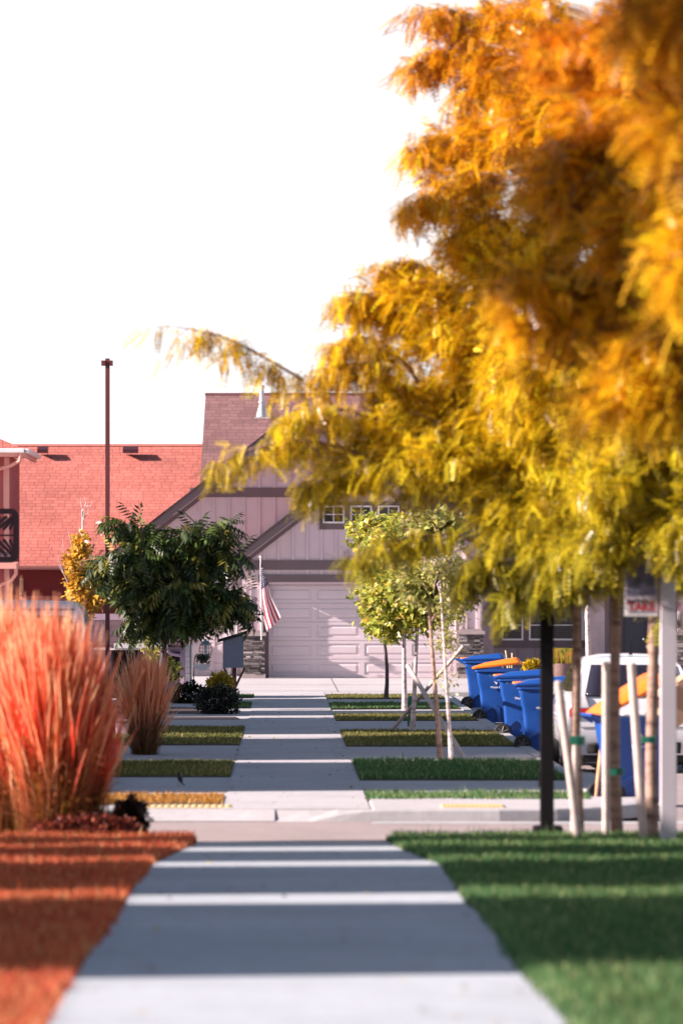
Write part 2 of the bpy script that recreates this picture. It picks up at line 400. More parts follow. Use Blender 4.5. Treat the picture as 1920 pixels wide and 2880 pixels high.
# the walk in front, sloping down to the street
XL, XR = -1.04, 1.20
def sloped(mb, x0, x1, y0, y1, dz, n=12, thick=.12):
    for i in range(n):
        a = y0 + (y1 - y0) * i / n; c = y0 + (y1 - y0) * (i + 1) / n
        mb.poly([(x0, a, near_z(a) + dz), (x1, a, near_z(a) + dz), (x1, c, near_z(c) + dz), (x0, c, near_z(c) + dz)])
b = MB(); y = 4.0; rng = []
while y < 41.9:
    e = min(y + 2.4, 42.0)
    b.poly([(XL-.15, y+.012, near_z(y)), (XR+.15, y+.012, near_z(y)), (XR+.15, e, near_z(e)), (XL-.15, e, near_z(e))])
    b.poly([(XL-.15, e, near_z(e)), (XR+.15, e, near_z(e)), (XR+.15, e+.012, near_z(e)-.01), (XL-.15, e+.012, near_z(e)-.01)])
    y = e
# flared ramp down to the gutter
b.poly([(-1.3, 42.0, near_z(42)), (1.35, 42.0, near_z(42)), (1.5, 43.6, -.085), (-1.45, 43.6, -.085)])
struct('near_sidewalk', b, concrete('bluish_concrete', (.50, .535, .585), .16))
b = MB(); b.box(-60, 60, 43.6, 49.0, -.29, -.10)
b.box(3.95, 14.0, 49.0, 107, -.29, -.10); struct('street', b, ASPH)
b = MB(); b.box(-60, 60, 43.6, 44.15, -.1, -.092); b.box(.9, 60, 48.42, 48.9, -.1, -.094)
struct('gutter', b, CURBC)
# pavement sheet on the far side: walk, driveways and house aprons
b = MB(); b.box(-14, 3.40, 49.6, 107.4, -.28, -.004); struct('driveways', b, CONC2)
b = MB(); b.poly([(-14, 48.95, -.094), (-.1, 48.95, -.094), (-.1, 49.6, -.003), (-14, 49.6, -.003)])
CP = [(-.1, 48.95, -.094), (.25, 48.94, -.07), (.55, 48.93, -.02), (.80, 48.93, .012), (1.0, 48.93, .022), (2.2, 48.95, .024), (2.8, 49.05, .024), (3.3, 49.4, .024), (3.7, 50.1, .024), (3.9, 51.0, .024), (3.92, 52.1, .02)]
for a, c in zip(CP[:5], CP[1:5]): b.poly([(a[0], a[1]+.15, a[2]-.001), (c[0], c[1]+.15, c[2]-.001), (c[0], 49.65, -.003), (a[0], 49.65, -.003)])
struct('curb_ramp', b, CONC2)
b = MB(); y = 49.6
while y < 107.3:
    e = min(y + 1.52, 107.4); b.box(-.635, .885, y + .01, e - .01, -.1, .004); y = e
struct('far_sidewalk', b, CONC)
b = MB(); b.box(-14, 40, 107.4, 136, -.28, .001); struct('apron', b, CONC2)
b = MB()
for x in (-3.2, 1.2, 5.6): b.box(x, x + .02, 107.5, 124.5, 0, .0045)
b.box(-6, 8, 115.9, 115.93, 0, .0045); b.box(-6, 9, 108.6, 108.63, 0, .0045); struct('apron_joints', b, plain('joint_dark', (.12, .10, .11), .9))
# curbs: along the main street and the rounded corner
b = MB()
def curbrun(path, wd=.16, top=.012, bot=-.1):
    for a, c in zip(path, path[1:]):
        d = nrm(sub((c[0], c[1], 0), (a[0], a[1], 0))); nn = (d[1], -d[0], 0)
        b.extrude([(a[0], a[1], bot), (c[0], c[1], bot), (c[0]+nn[0]*wd, c[1]+nn[1]*wd, bot), (a[0]+nn[0]*wd, a[1]+nn[1]*wd, bot)], (0, 0, top - bot))
curbrun([(3.40, 107.3), (3.40, 54.0), (3.46, 53.0), (3.60, 52.3)][::-1])
struct('curb', b, CURBC)
b = MB(); b.box(3.57, 3.98, 52.0, 107.3, -.1, -.090); struct('gutter.001', b, CURBC)
# the rounded corner curb on the far side of the crossing
b = MB()
for a, c in zip(CP, CP[1:]):
    d = nrm((c[0]-a[0], c[1]-a[1], 0)); n_ = (-d[1], d[0])
    b.poly([(a[0], a[1], -.11), (c[0], c[1], -.11), (c[0]+n_[0]*.02, c[1]+n_[1]*.02, c[2]-.015), (a[0]+n_[0]*.02, a[1]+n_[1]*.02, a[2]-.015)])
    b.poly([(a[0]+n_[0]*.02, a[1]+n_[1]*.02, a[2]-.015), (c[0]+n_[0]*.02, c[1]+n_[1]*.02, c[2]-.015), (c[0]+n_[0]*.04, c[1]+n_[1]*.04, c[2]), (a[0]+n_[0]*.04, a[1]+n_[1]*.04, a[2])])
    b.poly([(a[0]+n_[0]*.04, a[1]+n_[1]*.04, a[2]), (c[0]+n_[0]*.04, c[1]+n_[1]*.04, c[2]), (c[0]+n_[0]*.17, c[1]+n_[1]*.17, c[2]), (a[0]+n_[0]*.17, a[1]+n_[1]*.17, a[2])])
struct('corner_curb', b, CURBC)
b = MB(); b.extrude([(.92, 49.08, -.1), (2.75, 49.2, -.1), (3.2, 49.5, -.1), (3.58, 50.2, -.1), (3.76, 51.05, -.1), (3.76, 52.2, -.1), (.92, 52.2, -.1)], (0, 0, .118)); struct('corner_pavement', b, CONC2)
# yellow crossing strips with raised bars
def tactile(x0, x1, y, label, z):
    t = thing('tactile_strip', label, 'tactile strip', (x0, y, z)); m = MB(); m.box(x0, x1, y, y + .6, z, z + .008); build('plate', m, CREAM, t)
    m = MB(); n = 15
    for i in range(n):
        xx = x0 + (x1 - x0) * (i + .5) / n; m.box(xx - .012, xx + .012, y + .03, y + .57, z + .008, z + .016)
    build('bars', m, plain('strip_bars', (.62, .40, .18), .7, .1), t)
tactile(X(300, 50), X(532, 50), 49.85, 'pale yellow ribbed strip beside the orange grass at the crossing', .0)
tactile(X(1001, 51.5), X(1138, 51.5), 49.5, 'short pale yellow ribbed strip by the rounded curb corner', .019)
b = MB(); b.poly([(X(560, 90), 84.6, .0), (-8, 84.6, .0), (-8, 86.4, .0), (X(545, 90), 86.4, .0)]); b.poly([(-8, 88.5, .0), (-1.2, 88.5, .0), (-1.1, 92.5, .0), (-8, 100, .0)])
struct('mulch_bed', b, MULCH)

# ================================================================== LAWNS
def lawn(name, poly, zf, dens, label, cols, hgt=.07, wid=.008, soil=SOIL, soilz=.02, tint=None):
    """soil pad with thousands of separate blades; poly is a convex x,y outline"""
    xs = [p[0] for p in poly]; ys = [p[1] for p in poly]
    area = (max(xs)-min(xs))*(max(ys)-min(ys)); n = int(area * dens)
    px = RNG.uniform(min(xs), max(xs), n); py = RNG.uniform(min(ys), max(ys), n); ok = np.zeros(n, bool)
    jx, jy = px + RNG.normal(0, .014, n) + .016*np.sin(py*.83) + .006*np.sin(py*5.7 + px), py + RNG.normal(0, .04, n) + .10*np.sin(px*2.3 + 1) + .05*np.sin(px*6.1)
    for (x0, y0), (x1, y1) in zip(poly, poly[1:] + poly[:1]):
        if y0 != y1: ok ^= ((y0 > jy) != (y1 > jy)) & (jx < (x1-x0)*(jy-y0)/(y1-y0) + x0)
    px, py = px[ok], py[ok]; n = len(px)
    lump = .5 + .5 * np.sin(px*3.1 + py*.9) * np.sin(py*2.3 - px*1.7)
    h = hgt * RNG.uniform(.55, 1.25, n) * (.8 + .35 * lump); h[RNG.random(n) < .006] *= 1.9
    a = RNG.uniform(0, 2*pi, n); lean = h * RNG.uniform(.1, .75, n); wv = wid * RNG.uniform(.6, 1.3, n)
    zb = zf(py) + soilz - .012
    base = np.stack([px, py, zb], 1); side = np.stack([np.cos(a), np.sin(a)*.4, np.zeros(n)], 1) * wv[:, None]
    b2 = RNG.uniform(0, 2*pi, n); tip = base + np.stack([np.cos(b2)*lean, np.sin(b2)*lean, h], 1)
    V = np.stack([base - side, base + side, tip], 1).reshape(-1, 3); Fc = np.arange(3*n).reshape(n, 3)
    k = RNG.random(n)[:, None]; patch = (.5 + .5*np.sin(px*1.3 + 2*np.sin(py*.55)))[:, None]
    c0, c1, c2 = (np.array(c) for c in cols)
    C = c0 * (1 - patch*.5) + c1 * (patch*.5); C = np.where(k > .86, c2, C) * RNG.uniform(.65, 1.3, (n, 1))
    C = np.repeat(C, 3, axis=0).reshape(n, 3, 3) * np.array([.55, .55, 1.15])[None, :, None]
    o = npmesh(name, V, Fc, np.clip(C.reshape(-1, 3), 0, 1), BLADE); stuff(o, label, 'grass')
    m = MB(); ymin, ymax = min(ys), max(ys); N = 1 if zf(0) == zf(1) else 10
    if N == 1: m.extrude([(x, y, zf(y) - .02) for x, y in poly], (0, 0, .02 + soilz - .004))
    else: m.extrude([(x, y, zf(y) - .03) for x, y in poly], (0, 0, .03 + soilz - .004))
    s = build(name + '_soil', m, soil); s['kind'] = 'structure'
    return o
GREEN = ((.075, .185, .06), (.15, .27, .09), (.42, .46, .20))
OLIVE = ((.16, .18, .045), (.32, .27, .08), (.60, .46, .19))
LEAK_GOLD = ((.60, .26, .05), (.75, .36, .08), (.90, .55, .20))  # orange of the light leak put into the grass colour
LEAK_RUST = ((.66, .13, .06), (.78, .21, .08), (.95, .46, .20))  # red-orange light leak put into the lawn colour
flat = lambda y: y * 0.0
# near right lawn
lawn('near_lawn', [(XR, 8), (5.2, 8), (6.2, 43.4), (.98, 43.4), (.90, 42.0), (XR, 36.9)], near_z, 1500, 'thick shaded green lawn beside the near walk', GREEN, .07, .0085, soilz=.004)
lawn('near_lawn', [(-5.0, 8), (XL, 8), (XL, 37), (-.76, 41.6), (-.86, 43.2), (-5.0, 43.2)], near_z, 1500, 'lawn with rusty orange light-leak tint beside the near walk', LEAK_RUST, .07, .0085, SOILR, soilz=.006)
def strip(y0, y1, side, cols, label, dens=650, x1=None, h=.05):
    y1 *= .972
    if side > 0: poly = [(.90, y0), (x1 or 3.38, y0), (x1 or 3.38, y1), (.90, y1)]
    else: poly = [(x1 or -5.5, y0), (-.66, y0), (-.66, y1), (x1 or -5.5, y1)]
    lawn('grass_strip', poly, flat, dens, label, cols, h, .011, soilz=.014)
strip(51.5, 54.6, 1, GREEN, 'narrow green grass strip by the crossing corner', 1200, 3.3, .07)
strip(57.2, 65.1, 1, GREEN, 'green grass strip under the crossed stakes', 800, 3.38, .075)
strip(69.7, 79.6, 1, OLIVE, 'olive grass strip beside the third blue bin')
strip(83.6, 90.2, 1, OLIVE, 'olive grass strip beside the second blue bin')
strip(91.9, 99.3, 1, GREEN, 'dark grass strip with the two thin far trunks')
strip(100.6, 107.2, 1, OLIVE, 'farthest grass strip ahead of the garage apron')
strip(50.6, 54.4, -1, LEAK_GOLD, 'grass strip with orange light-leak tint behind the ribbed crossing strip', 900)
strip(58.2, 65.2, -1, OLIVE, 'brown grass strip behind the small dark bird', 750)
strip(70.3, 81.7, -1, OLIVE, 'dry olive grass strip behind the feathery grass clump')
strip(93.0, 99.6, -1, GREEN, 'little green grass patch at the foot of the box post', 650, -1.4)
strip(101.9, 107.2, -1, GREEN, 'farthest small grass patch near the garage apron', 650, -1.6)

# fallen leaflets and grit scattered over the walk
n = 520; py = RNG.uniform(18, 104, n); left = RNG.random(n) < .4
px = np.where(RNG.random(n) < .6, np.where(left, -.55, .82) + RNG.normal(0, .12, n), RNG.uniform(-.6, .85, n)); px = np.where(py < 42, px*1.3, px)
ok = (py < 41.5) | (py > 50); px, py = px[ok], py[ok]; n = len(px); zz_ = np.where(py < 43, near_z(py), .004) + .006
foliage('fallen_leaves', (np.array([(0,0,0),(.5,-.3,.1),(1,0,0),(.5,.3,.1)]), np.array([(0,1,2,3)])), np.stack([px, py, zz_], 1), np.stack([RNG.normal(0,1,n), RNG.normal(0,1,n), np.zeros(n)], 1), RNG.uniform(.02, .055, n), np.array([(.45,.28,.05),(.30,.14,.04),(.12,.08,.04),(.55,.40,.08)])[RNG.integers(0, 4, n)], LEAF)
stuff(bpy.data.objects['fallen_leaves'], 'scattered dry leaves and grit on the walk', 'fallen leaves')

# ================================================================== MAIN HOUSE
YA, YB, YC = 128.0, 125.0, 127.0
H = thing('house', 'mauve house with big garage door, two steep gables and stone piers', 'house', (2.0, 125, 0))
K = .775
def gable_poly(ua, va, uL, uR, base_z, Y, Yd, mb, inset=0):
    ax, az = X(ua, Y), Z(va, Y) - inset; xl, xr = X(uL, Y), X(uR, Y)
    pts = [(xl, Y, base_z), (xr, Y, base_z), (xr, Y, az - K*(xr-ax)), (ax, Y, az), (xl, Y, az - K*(ax-xl))]
    mb.extrude(pts, (0, Yd, 0)); return ax, az, xl, xr
def battens(mb, x0, x1, Y, zlo, ztop, step=.405, w_=.026, d=.038, off=0):
    x = x0 + .2 + off
    while x < x1 - .05:
        zt = ztop(x)
        if zt > zlo + .05: mb.box(x - w_, x + w_, Y - d, Y + .01, zlo, zt)
        x += step
# --- rear gable
m = MB(); axA, azA, xlA, xrA = gable_poly(678, 958, 300, 1100, 0, YA, .3, m)
zband = Z(1142, YA); zb1 = Z(1120, YA)
battens(m, xlA, X(780, YA), YA, 0.02, lambda x: min(zband, azA - K*abs(x-axA)))
battens(m, xlA, xrA, YA, zb1, lambda x: min(Z(1056, YA), azA - K*abs(x-axA)))
build('wall', m, WALL, H)
m = MB(); hb = (azA - zband)/K; m.box(axA - hb*1.02, axA + hb*1.02, YA - .035, YA + .01, zband, zb1)
hb2 = (azA - Z(1056, YA))/K; m.box(axA - hb2, axA + hb2, YA - .035, YA + .01, Z(1056, YA), Z(1040, YA)); build('trim_band', m, TRIM, H)
m = MB()
zz = Z(1038, YA)
while zz < azA - .25:
    h_ = (azA - zz)/K - .25; m.box(axA - h_, axA + h_, YA - .06, YA - .02, zz, zz + .05); zz += .075
m.box(axA - .03, axA + .03, YA - .07, YA, Z(1040, YA), azA - .2); build('louvre_vent', m, plain('louvre_paint', (.12, .08, .085), .7), H)
# --- front gable
m = MB(); axB, azB, xlB, xrB = gable_poly(831, 1066, 556, 1109, Z(1343, YB), YB, .3, m)
m.box(xlB, X(596, YB), YB, YB + .3, 0, Z(1343, YB) + .01); m.box(X(1058, YB), xrB, YB, YB + .3, 0, Z(1343, YB) + .01)
zg1, zg0 = Z(1287, YB), Z(1309, YB)
battens(m, xlB, xrB, YB, zg1, lambda x: azB - K*abs(x-axB) - .02, .375); battens(m, xlB, xrB, YB, Z(1320, YB), lambda x: zg0 + .0, .375)
build('wall', m, WALL, H)
m = MB(); m.box(X(567, YB) , X(1100, YB), YB - .05, YB + .01, zg0, zg1)
m.box(X(594, YB), X(1062, YB), YB - .06, YB + .01, Z(1337, YB), Z(1320, YB))
m.box(X(598, YB), X(609, YB) + .09, YB - .05, YB + .2, 0, Z(1337, YB) - .003); m.box(X(1048, YB), X(1058, YB), YB - .04, YB + .2, 0, Z(1337, YB) - .003)
build('trim_band', m, TRIM, H)
m = MB(); m.box(X(606, YB), X(1052, YB), YB + .02, YB + .3, Z(1344, YB), Z(1337, YB) - .002); build('door_header', m, plain('header_brown', (.10, .055, .055), .7), H)
# --- rakes and gable roofs
def gable_roof(ua, va, halfw, Y0, Y1, tint, nm):
    ax, az = X(ua, Y0), Z(va, Y0)
    m = MB()
    for s_ in (-1, 1):
        e = (ax + s_*halfw, az - K*halfw)
        th = .05
        m.extrude([(ax, Y0, az), (e[0], Y0, e[1]), (e[0], Y0, e[1]-th), (ax, Y0, az-th)], (0, Y1-Y0, 0))
    r = build('roof', m, tint, H)
    m = MB()
    for s_ in (-1, 1):
        e = (ax + s_*halfw, az - K*halfw)
        m.extrude([(ax, Y0-.03, az+.012), (e[0], Y0-.03, e[1]+.012), (e[0], Y0-.03, e[1]-.045), (ax, Y0-.03, az-.045)], (0, .05, 0))
    build('shingle_edge', m, ROOFE, r)
    m = MB()
    for s_ in (-1, 1):
        e = (ax + s_*halfw, az - K*halfw)
        m.extrude([(ax, Y0, az-.055), (e[0], Y0, e[1]-.055), (e[0], Y0, e[1]-.30), (ax, Y0, az-.30)], (0, .04, 0))
        m.extrude([(ax, Y0+.45, az-.16), (e[0], Y0+.45, e[1]-.16), (e[0], Y0+.45, e[1]-.42), (ax, Y0+.45, az-.42)], (0, .03, 0))
    build('fascia', m, TRIM, r)
    m = MB()
    for s_ in (-1, 1):
        e = (ax + s_*halfw, az - K*halfw)
        m.extrude([(ax, Y0+.042, az-.24), (e[0], Y0+.042, e[1]-.24), (e[0], Y0+.042, e[1]-.29), (ax, Y0+.042, az-.29)], (0, .40, 0))
    build('soffit', m, plain('soffit_paint', (.42, .30, .29), .7), r)
gable_roof(678, 942, 4.95, YA - .5, 139.0, ROOFM, 'a')
gable_roof(831, 1050, 3.42, YB - .5, YA + .1, ROOFM, 'b')
# --- upper roof block
def zr(v, Y): return Z(v, Y)
Yr, Ye = 146.0, 133.0
m = MB(); zR = Z(906, Yr); zE = Z(1300, 127.0) - .1
xa, xb = X(472, Yr), 18.0
m.extrude([(xa, 128.4, 2.95), (xa, Yr, zR), (xa, Yr + 9, zR - 3.4), (xa, Yr + 9, zR - 3.6), (xa, Yr, zR - .2), (xa, 128.4, 2.75)], (xb - xa, 0, 0))
r = build('roof', m, ROOFM, H); 
m = MB(); m.box(xa - .02, xb, Yr - .12, Yr + .12, zR - .02, zR + .05); build('ridge_cap', m, plain('ridge_mauve', (.24, .11, .12), .85), r)
m = MB(); m.box(xa + .2, xb - .3, 134, 152, 0, 3.6); build('wall', m, WALL, H)
# vent pipe on roof
Yv = 128.4 + (146-128.4) * .74
m = MB(); cx = X(601, Yv); zt, zm = Z(884, Yv), Z(957, Yv)
m.lathe([(.17, zm), (.14, zm + .12), (.075, zm + .34), (.07, zm + .36), (.07, zt - .10), (.09, zt - .10), (.09, zt - .02), (.05, zt)], (cx, Yv, 0), 14); m.lathe([(.11, zm + .42), (.11, zm + .45)], (cx, Yv, 0), 14)
vp = build('vent_pipe', m, GALV, r, smooth=True)
m = MB(); m.box(X(584, Yv), X(619, Yv), Yv - .35, Yv - .1, zm - .06, zm - .02); build('flashing', m, GALV, vp)
# --- garage door
def garage_door(u0, u1, v0, Y, cols, rows=5):
    x0, x1, z1 = X(u0, Y), X(u1, Y), Z(v0, Y); m = MB(); m.box(x0, x1, Y + .02, Y + .08, 0.01, z1)
    rh = z1 / rows; cw = (x1 - x0) / cols
    for r_ in range(rows):
        m.box(x0, x1, Y, Y + .03, r_*rh + .012, r_*rh + .09); m.box(x0, x1, Y, Y + .03, (r_+1)*rh - .075, (r_+1)*rh - .004)
        for c in range(cols + 1):
            xc = x0 + c*cw; m.box(max(x0, xc - .07), min(x1, xc + .07), Y + .0005, Y + .03, r_*rh + .09, (r_+1)*rh - .075)
        for c in range(cols):
            a, d = x0 + c*cw + .12, x0 + (c+1)*cw - .12; e, f = r_*rh + .14, (r_+1)*rh - .125
            n = len(m.v)
            m.v += [(a, Y + .021, e), (d, Y + .021, e), (d, Y + .021, f), (a, Y + .021, f), (a+.035, Y + .003, e+.035), (d-.035, Y + .003, e+.035), (d-.035, Y + .003, f-.035), (a+.035, Y + .003, f-.035)]
            for q in ((0,1,5,4),(1,2,6,5),(2,3,7,6),(3,0,4,7),(4,5,6,7)): m.face([n+i for i in q])
    return build('garage_door', m, DOORP, H)
garage_door(613, 1048, 1343, YB + .14, 4)
garage_door(318, 522, 1343, YA - .03, 2)
m = MB(); m.box(X(523, YA), X(530, YA), YA - .08, YA, 0, Z(1343, YA)); m.box(X(536, YA), X(545, YA), YA - .06, YA, 0, Z(1343, YA)); m.box(X(310, YA), X(318, YA), YA-.08, YA, 0, Z(1343, YA)); m.box(X(310, YA), X(532, YA), YA-.09, YA, Z(1342, YA), Z(1333, YA))
build('door_trim', m, WHITE, H)
# --- stone piers
def pier(u0, u1, Y, capv=1461, d=.35):
    x0, x1 = X(u0, Y), X(u1, Y); zt, zbk = Z(capv, Y), .12
    m = MB(); m.box(x0, x1, Y - d + .05, Y + .05, zbk, zt); z = zbk; m.col = (.05, .04, .042)
    m.c = [(.05, .04, .042)] * len(m.f)
    while z < zt - .02:
        h_ = min(random.choice([.03, .04, .05, .065]), zt - z); x = x0
        while x < x1 - .01:
            w_ = min(random.uniform(.08, .30), x1 - x); g = random.choice([.07, .11, .17, .26, .38]) * random.uniform(.8, 1.2)
            m.col = (g * 1.06, g * .88, g * .88); dd = random.uniform(0, .05)
            m.box(x + .003, x + w_ - .003, Y - d - dd, Y - d + .06, z + .003, z + h_ - .003)
            x += w_
        y = Y - d + .01                              # the flank
        while y < Y:
            w_ = min(random.uniform(.08, .2), Y - y + .01); g = random.choice([.09, .15, .24, .36]); m.col = (g*1.06, g*.88, g*.86)
            m.box(x0 - random.uniform(.004, .03), x0 + .02, y, y + w_ - .004, z + .003, z + h_ - .003); y += w_
        z += h_
    p = build('stone_pier', m, VCOL, H)
    m = MB(); m.box(x0 - .04, x1 + .03, Y - d - .08, Y, zt, zt + .09); build('pier_cap', m, CAP, p); m = MB(); m.box(x0 - .02, x1 + .02, Y - d - .03, Y, 0, .118); build('pier_base', m, CAP, p)
    # boxed column over the cap
    m = MB(); ztop = Z(1346, Y); d = d - .16; c0, c1 = x0 + .04, x1 - .04
    for a, c in ((c0, c0 + .07), (c0 + .155, c0 + .20), (c1 - .13, c1 - .05)): m.box(a, c, Y - d + .05, Y - .01, zt + .092, ztop)
    m.box(c0 + .07, c1, Y - d + .085, Y - .012, zt + .092, ztop); build('column', m, WALL, p)
    m = MB(); m.box(c0 + .0, c1, Y - d + .05, Y - .2, zt + .091, zt + .14); m.box(c1 - .05, c1 + .0, Y - d + .045, Y - .012, zt + .14, ztop); build('column_trim', m, CAP, p)
    return p
pier(556, 608, YB, 1461); pier(1051, 1109, YB, 1457); pier(1551, 1640, YB, 1458)
m = MB(); m.box(X(548, YA), X(560, YA), YA - .06, YA, .9, Z(1343, YA)); build('number_board', m, CAP, H)
text_mesh('house_number', '7', .26, DARKM, H, (X(558, YB - .45), YB - .46, Z(1425, YB - .45)), .004, 'CENTER', .006)
# wall lamp
m = MB(); cx, cz = X(587, YB-.4), Z(1415, YB-.4); m.box(cx-.05, cx+.05, YB-.46, YB-.36, cz+1.03-.9, cz+1.2-.9); build('wall_lamp', m, DARKM, H)
# --- gable windows
m = MB(); m.box(X(734, YB), X(930, YB), YB - .04, YB + .01, Z(1216, YB), Z(1152, YB)); build('window_surround', m, TRIM, H)
for uc in (766, 829, 892):
    def win(u0, u1, v0, v1, Y, nx, ny, blinds=False, midv=None):
        x0, x1, z0, z1 = X(u0, Y), X(u1, Y), Z(v1, Y), Z(v0, Y); m = MB(); t_ = .045
        for q in ((x0, x1, z0, z0+t_), (x0, x1, z1-t_, z1), (x0, x0+t_, z0+t_, z1-t_), (x1-t_, x1, z0+t_, z1-t_)): m.box(q[0], q[1], Y - .04, Y + .02, q[2], q[3])
        for i in range(1, nx): xx = x0 + (x1-x0)*i/nx; m.box(xx-.012, xx+.012, Y - .025, Y, z0 + t_, z1 - t_)
        for i in range(1, ny): zz_ = z0 + (z1-z0)*i/ny; m.box(x0+t_, x1-t_, Y - .026, Y, zz_-.012, zz_+.012)
        if midv: 
            for mv in midv: m.box(x0+t_, x1-t_, Y - .027, Y, Z(mv, Y)-.012, Z(mv, Y)+.012)
        f_ = build('window', m, WHITE, H)
        m = MB(); m.box(x0 + .02, x1 - .02, Y - .012, Y + .005, z0 + .02, z1 - .02); build('pane', m, GLASS, f_)
        if blinds:
            m = MB(); zz_ = z0 + .07
            while zz_ < z1 - .06: m.box(x0+.05, x1-.05, Y - .016, Y - .0122, zz_, zz_ + .010); zz_ += .055
            build('blinds', m, plain('blind_slats', (.07, .05, .055), .6), f_)
    win(uc - 25, uc + 25, 1161, 1202, YB - .045, 2, 2)
# --- the window wall to the side
m = MB(); m.box(X(1109, YC) + .04, X(1560, YC), YC, YC + .3, 0, 3.2)
battens(m, X(1135, YC), X(1340, YC), YC, .15, lambda x: Z(1490, YC), .46); build('wall', m, PORCHW, H)
m = MB(); m.box(X(1134, YC), X(1343, YC), YC - .05, YC + .01, Z(1488, YC), Z(1325, YC)); build('window_surround', m, TRIM, H)
win(1151, 1201, 1338, 1471, YC - .055, 1, 1, True, [1436, 1374]); win(1214, 1326, 1338, 1471, YC - .055, 1, 1, True, [1436, 1374]); win(1334, 1342.5, 1338, 1471, YC - .055, 1, 1, False, [1436])
COLP = plain('column_paint', (.42, .32, .34), .75)
for a, c, q in ((1106, 1133, .6), (1344, 1388, .8), (1500, 1546, .8)): m = MB(); m.box(X(a, YC - q), X(c, YC - q), YC - q, YC - q + .3, 0, 3.1); build('porch_column', m, COLP, H)
m = MB(); m.box(X(1400, YC), X(1500, YC), YC - .04, YC + .01, 0, Z(1335, YC)); build('door_frame', m, TRIM, H)
m = MB(); m.box(X(1432, YC), X(1482, YC), YC - .09, YC - .041, 0.02, Z(1350, YC))
for i in range(5): xx = X(1436 + i * 10.5, YC); m.box(xx - .012, xx + .012, YC - .105, YC - .08, .1, Z(1356, YC))
fd = build('front_door', m, DARKDOOR, H)
m = MB(); m.lathe([(.03, 0), (.03, .05)], (X(1476, YC), YC - .15, 1.0), 8, 'y'); build('handle', m, CHROME, fd)
m = MB(); m.box(X(1100, YC), 18, YC - 1.0, YC - .96, Z(1322, YC), Z(1306, YC)); build('eave_fascia', m, TRIM, H)
m = MB(); m.extrude([(X(1120, YC), YC - 1.05, Z(1306, YC)), (18, YC - 1.05, Z(1306, YC)), (18, 129, 3.4), (X(1120, YC), 129, 3.4)], (0, 0, -.06)); build('roof', m, ROOFM, H)

# ================================================================== LONG LOW HOUSE (roof carries the red light-leak tint)
R = thing('house', 'long low house with wide red-tinted shingle roof behind the street pole', 'house', (-4, 138, 0))
Y0, Y1 = 134.5, 142.0
m = MB(); xL, xR_ = X(-90, 136), X(476, Y1)
m.extrude([(xL, Y0, Z(1300, Y0)), (xL, Y1, Z(1023, Y1)), (xL, Y1 + 7, Z(1200, Y1)), (xL, Y1 + 7, Z(1206, Y1)), (xL, Y1, Z(1031, Y1)), (xL, Y0, Z(1307, Y0))], (xR_ - xL, 0, 0))
rr = build('roof', m, ROOFR, R)
m = MB(); m.box(xL, xR_, Y1 - .1, Y1 + .1, Z(1023, Y1) - .02, Z(1023, Y1) + .045); build('ridge_cap', m, PINKTRIM, rr)
for u0, u1 in ((87, 111), (283, 318)):
    m = MB(); Yq = 141.4; xx0, xx1 = X(u0, Yq), X(u1, Yq); zq = Z(1041, Yq)
    m.extrude([(xx0, Yq - .5, zq), (xx0, Yq - .5, zq + .1), (xx0, Yq - .1, zq + .2), (xx0, Yq, zq)], (xx1 - xx0, 0, 0)); build('roof_vent', m, MAROON, rr)
m = MB(); m.box(X(93, Y0) - 2.2, X(217, Y0), Y0 - .16, Y0 - .02, Z(1309, Y0), Z(1299, Y0)); g_ = build('gutter', m, PINKTRIM, rr)
m = MB(); m.tube([P(213, 1309, Y0 - .1), P(215, 1318, Y0 - .1), P(226, 1324, Y0), P(240, 1327, Y0)], .05, 8); build('downspout', m, PINKTRIM, g_, smooth=True)
m = MB(); m.box(xL, X(300, 136), Y0 + .5, Y1 + 5, 0, Z(1305, Y0)); build('wall', m, REDWALL, R)
m = MB(); zz0, zz1 = Z(1366, 134.9), Z(1329, 134.9); m.box(X(38, 135), X(54, 135), 134.93, 135.1, zz0, zz1); wf = build('window', m, WHITE, R)
m = MB(); m.box(X(40, 135), X(51, 135), 134.92, 134.96, zz0 + .05, zz1 - .05); build('pane', m, GLASS, wf)
m = MB(); m.box(X(20, 135), X(230, 135), 134.85, 135.0, Z(1378, 135), Z(1369, 135)); m.box(X(150, 135), X(158, 135), 134.9, 135.0, 0, Z(1310, 135)); build('wall_trim', m, PINKTRIM, R)
m = MB(); m.extrude([P(205, 1290, 134.0), P(260, 1265, 134.0), P(330, 1310, 134.0), P(330, 1330, 134.0), P(218, 1330, 134.0)], (0, .4, 0)); build('porch_gable', m, LILAC, R)

# ================================================================== TALL HOUSE at the picture edge
T = thing('house', 'tall pink-red house corner with deep eaves and curved downspout', 'house', (-9, 127.5, 0))
Yt = 127.5; xw = X(20, Yt); ze = Z(1033, Yt)
m = MB(); m.box(xw - 7, xw, Yt, Yt + 5.2, 0, ze - .15); build('wall', m, REDWALL, T)
m = MB(); m.box(xw - .12, xw + .012, Yt - .03, Yt + .1, 0, ze - .2); m.box(X(8, Yt), X(10, Yt), Yt - .04, Yt, Z(1165, Yt), ze - .5); build('corner_trim', m, PINKTRIM, T)
m = MB(); x1 = X(59, Yt); xm = xw - 3.5
z2 = ze + 1.7; A = (x1, Yt - .55, ze); B = (x1, Yt + 5.7, ze); Cc = (xw - 8, Yt + 5.7, ze); D = (xw - 8, Yt - .55, ze); E = (xm, Yt + 2.6, z2); Fp = (xw - 6, Yt + 2.6, z2)
for q in ((D, A, E, Fp), (A, B, E), (B, Cc, Fp, E)): m.poly(q)
rt = build('roof', m, ROOFR, T)
m = MB(); m.box(xw - 8, x1, Yt - .53, Yt + 5.6, ze - .06, ze - .01); build('soffit', m, PINKTRIM, rt)
